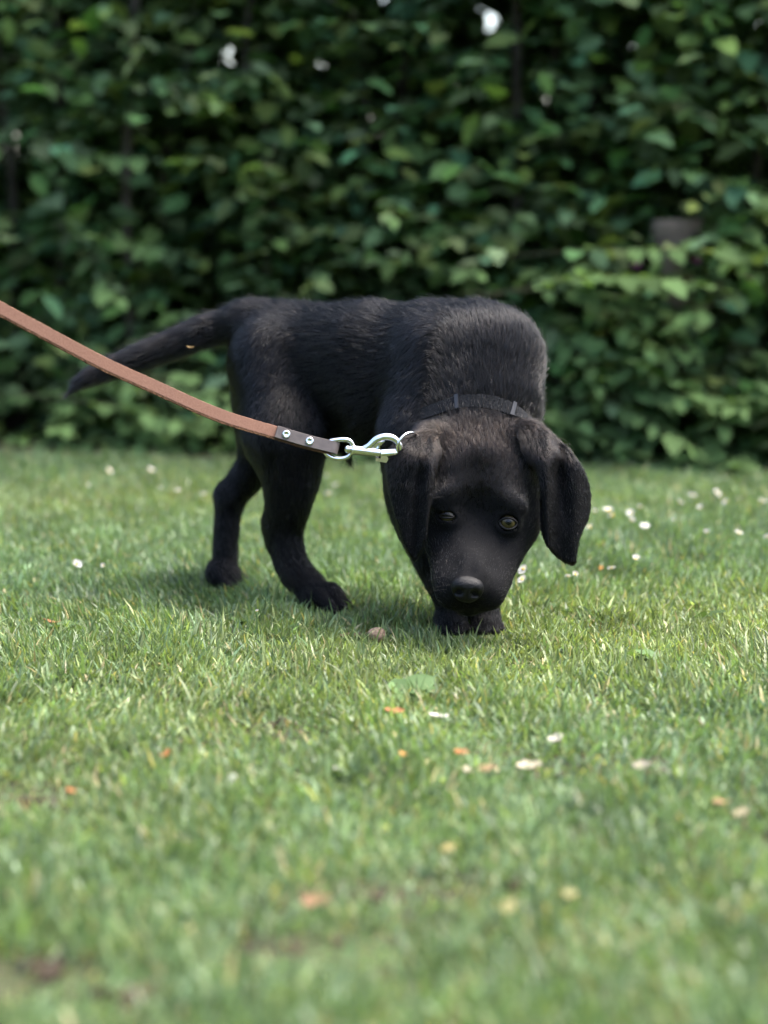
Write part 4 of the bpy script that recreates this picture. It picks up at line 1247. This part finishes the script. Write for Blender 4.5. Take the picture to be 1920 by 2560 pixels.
    SC = [('fallen_petal', 415, 1885, .014, .010, ORANGE, 'orange petal alone in the grass, left foreground', 'petal', .2),
          ('fallen_petal', 175, 1977, .010, .008, ORANGE, 'small orange petal near the left edge of the foreground', 'petal', 1.2),
          ('fallen_petal', 1155, 1882, .015, .012, ORANGE, 'orange petal just above two cream petals', 'petal', .1),
          ('fallen_petal', 1161, 1924, .017, .013, CREAM, 'cream petal, left one of a touching pair', 'petal', .4),
          ('fallen_petal', 1214, 1922, .019, .012, TAN, 'tan petal, right one of a touching pair', 'petal', -.1),
          ('fallen_petal', 1322, 1914, .023, .014, CREAM, 'largest cream petal, right of the touching pair', 'petal', .1),
          ('fallen_petal', 1604, 1912, .018, .010, CREAM, 'cream petal beside bare brown soil at right', 'petal', -.2),
          ('dead_leaf', 1640, 1930, .024, .009, BROWN, 'narrow brown dead leaf beside the cream petal at right', 'leaf', -.4),
          ('fallen_petal', 1800, 2006, .016, .011, (0.55, 0.33, 0.18), 'peach petal in the foreground near the right edge', 'petal', -.2),
          ('fallen_petal', 1852, 2032, .014, .009, (0.5, 0.42, 0.25), 'dull cream petal right of the peach one', 'petal', .5),
          ('fallen_petal', 1097, 1790, .020, .008, (0.7, 0.66, 0.55), 'white petal lying alone in front of the forepaws', 'petal', -.2),
          ('fallen_petal', 1388, 1845, .016, .008, (0.62, 0.58, 0.46), 'whitish narrow petal tilted up, right of centre', 'petal', .6),
          ('dead_leaf', 985, 1776, .022, .007, (0.35, 0.14, 0.05), 'rusty brown leaf scrap left of the white petal', 'leaf', .3),
          ('dead_leaf', 1003, 1885, .012, .008, (0.5, 0.26, 0.06), 'small amber leaf scrap left of the orange petal', 'leaf', 1.0),
          ('fallen_petal', 846, 1922, .010, .007, (0.7, 0.68, 0.62), 'small white petal in the middle foreground', 'petal', .4),
          ('fallen_petal', 581, 1943, .009, .007, (0.62, 0.64, 0.55), 'tiny whitish petal between orange and white petals', 'petal', 1.4),
          ('dead_leaf', 1268, 2270, .022, .008, YELLOW, 'yellow blade-shaped leaf standing in the near foreground', 'leaf', 1.2),
          ('dead_leaf', 1424, 2236, .012, .008, YELLOW, 'small yellow leaf right of the standing yellow one', 'leaf', .2),
          ('dead_leaf', 1502, 1420, .009, .006, (0.45, 0.20, 0.04), 'orange-brown scrap left of the yellow-centred daisy', 'leaf', 1.3),
          ('dead_leaf', 135, 1555, .030, .005, (0.32, 0.16, 0.07), 'reddish brown strip of dead grass left of the hind paws', 'leaf', .35),
          ('dead_leaf', 875, 1588, .026, .007, (0.30, 0.22, 0.12), 'pale brown bark strip in the shade before the forepaws', 'bark', .05),
          ('dead_leaf', 1120, 2120, .014, .008, (0.40, 0.33, 0.12), 'faded yellow scrap in the near foreground, centre', 'leaf', .3),
          ('dead_leaf', 790, 2250, .020, .009, (0.40, 0.22, 0.12), 'rust-coloured scrap by the bare soil in the near foreground', 'leaf', .2)]
    for q in SC: scrap(*q, tilt=(rng.normal(0.35, .2), rng.normal(0, .25)), group=g_)
    # nut-like cone lying in the shade
    c = G(942, 1588, 0.014)
    V, F = sphere((0, 0, 0), 1, 20, 14)
    V = V * np.array([0.010, 0.0085, 0.0085]) * (1 + 0.08 * make_noise(9, 6)(V))[:, None]
    m = principled('cone_husk', (0.16, 0.10, 0.06), 0.85, noise=(300, (0.32, 0.22, 0.14)), bump=1.0)
    build('fir_cone', V + c, F, m, origin=c, label='small brown husk lying in the shade by the forepaws', cat='husk')
    # dry scrap caught in the tail
    scrap('dead_leaf', 476, 868, .010, .003, (0.42, 0.28, 0.12), "tiny dry seed husk caught in the puppy's tail hair", 'seed', 0.0, z=0.3)
    # broad-leaved weeds
    wl = []
    def weed(px, py, n, L_, label, name='broadleaf_weed'):
        c = G(px, py, 0.006)
        az = rng.uniform(0, 6.28, n); 
        xd = np.stack([np.cos(az), np.sin(az), rng.uniform(0.15, 0.7, n)], -1)
        V, F, cc = leaves_mesh(c + 0 * xd, xd, np.tile([0, 0, 1.0], (n, 1)) + rng.normal(0, .2, (n, 3)), rng.uniform(.7, 1.1, n) * L_, np.array([0.085, 0.135, 0.055]) * np.exp(rng.normal(0, .2, n))[:, None])
        build(name, V, F, M['weed'], origin=c, colors=cc, label=label, cat='weed', group='broad-leaved weeds in the lawn')
    if True:
        for q in [(150, 1575, 5, .030, 'grey-green broad-leaved weed below the reddish strip at left'), (515, 1558, 4, .024, 'broad-leaved weed at the bare patch near the hind paws'),
                  (965, 1440, 5, .026, 'bluish broad-leaved weed left of the forelegs in sunlit grass'), (1400, 1530, 4, .026, "broad-leaved weed in the grass under the ear tip"), (1705, 1510, 3, .03, 'single upright weed leaf in mid lawn at right'),
                  (1650, 1660, 5, .036, 'dark tuft of broad leaves in the grass at right'), (1010, 1740, 5, .034, 'long-leaved weed in front of the forepaws'), (1760, 1545, 4, .024, 'low weed rosette right of the upright leaf'), (600, 1560, 4, .02, 'small clover-like weed before the near hind paw'), (1870, 1620, 4, .024, 'weed rosette near the right edge of the lawn')]:
            weed(*q)
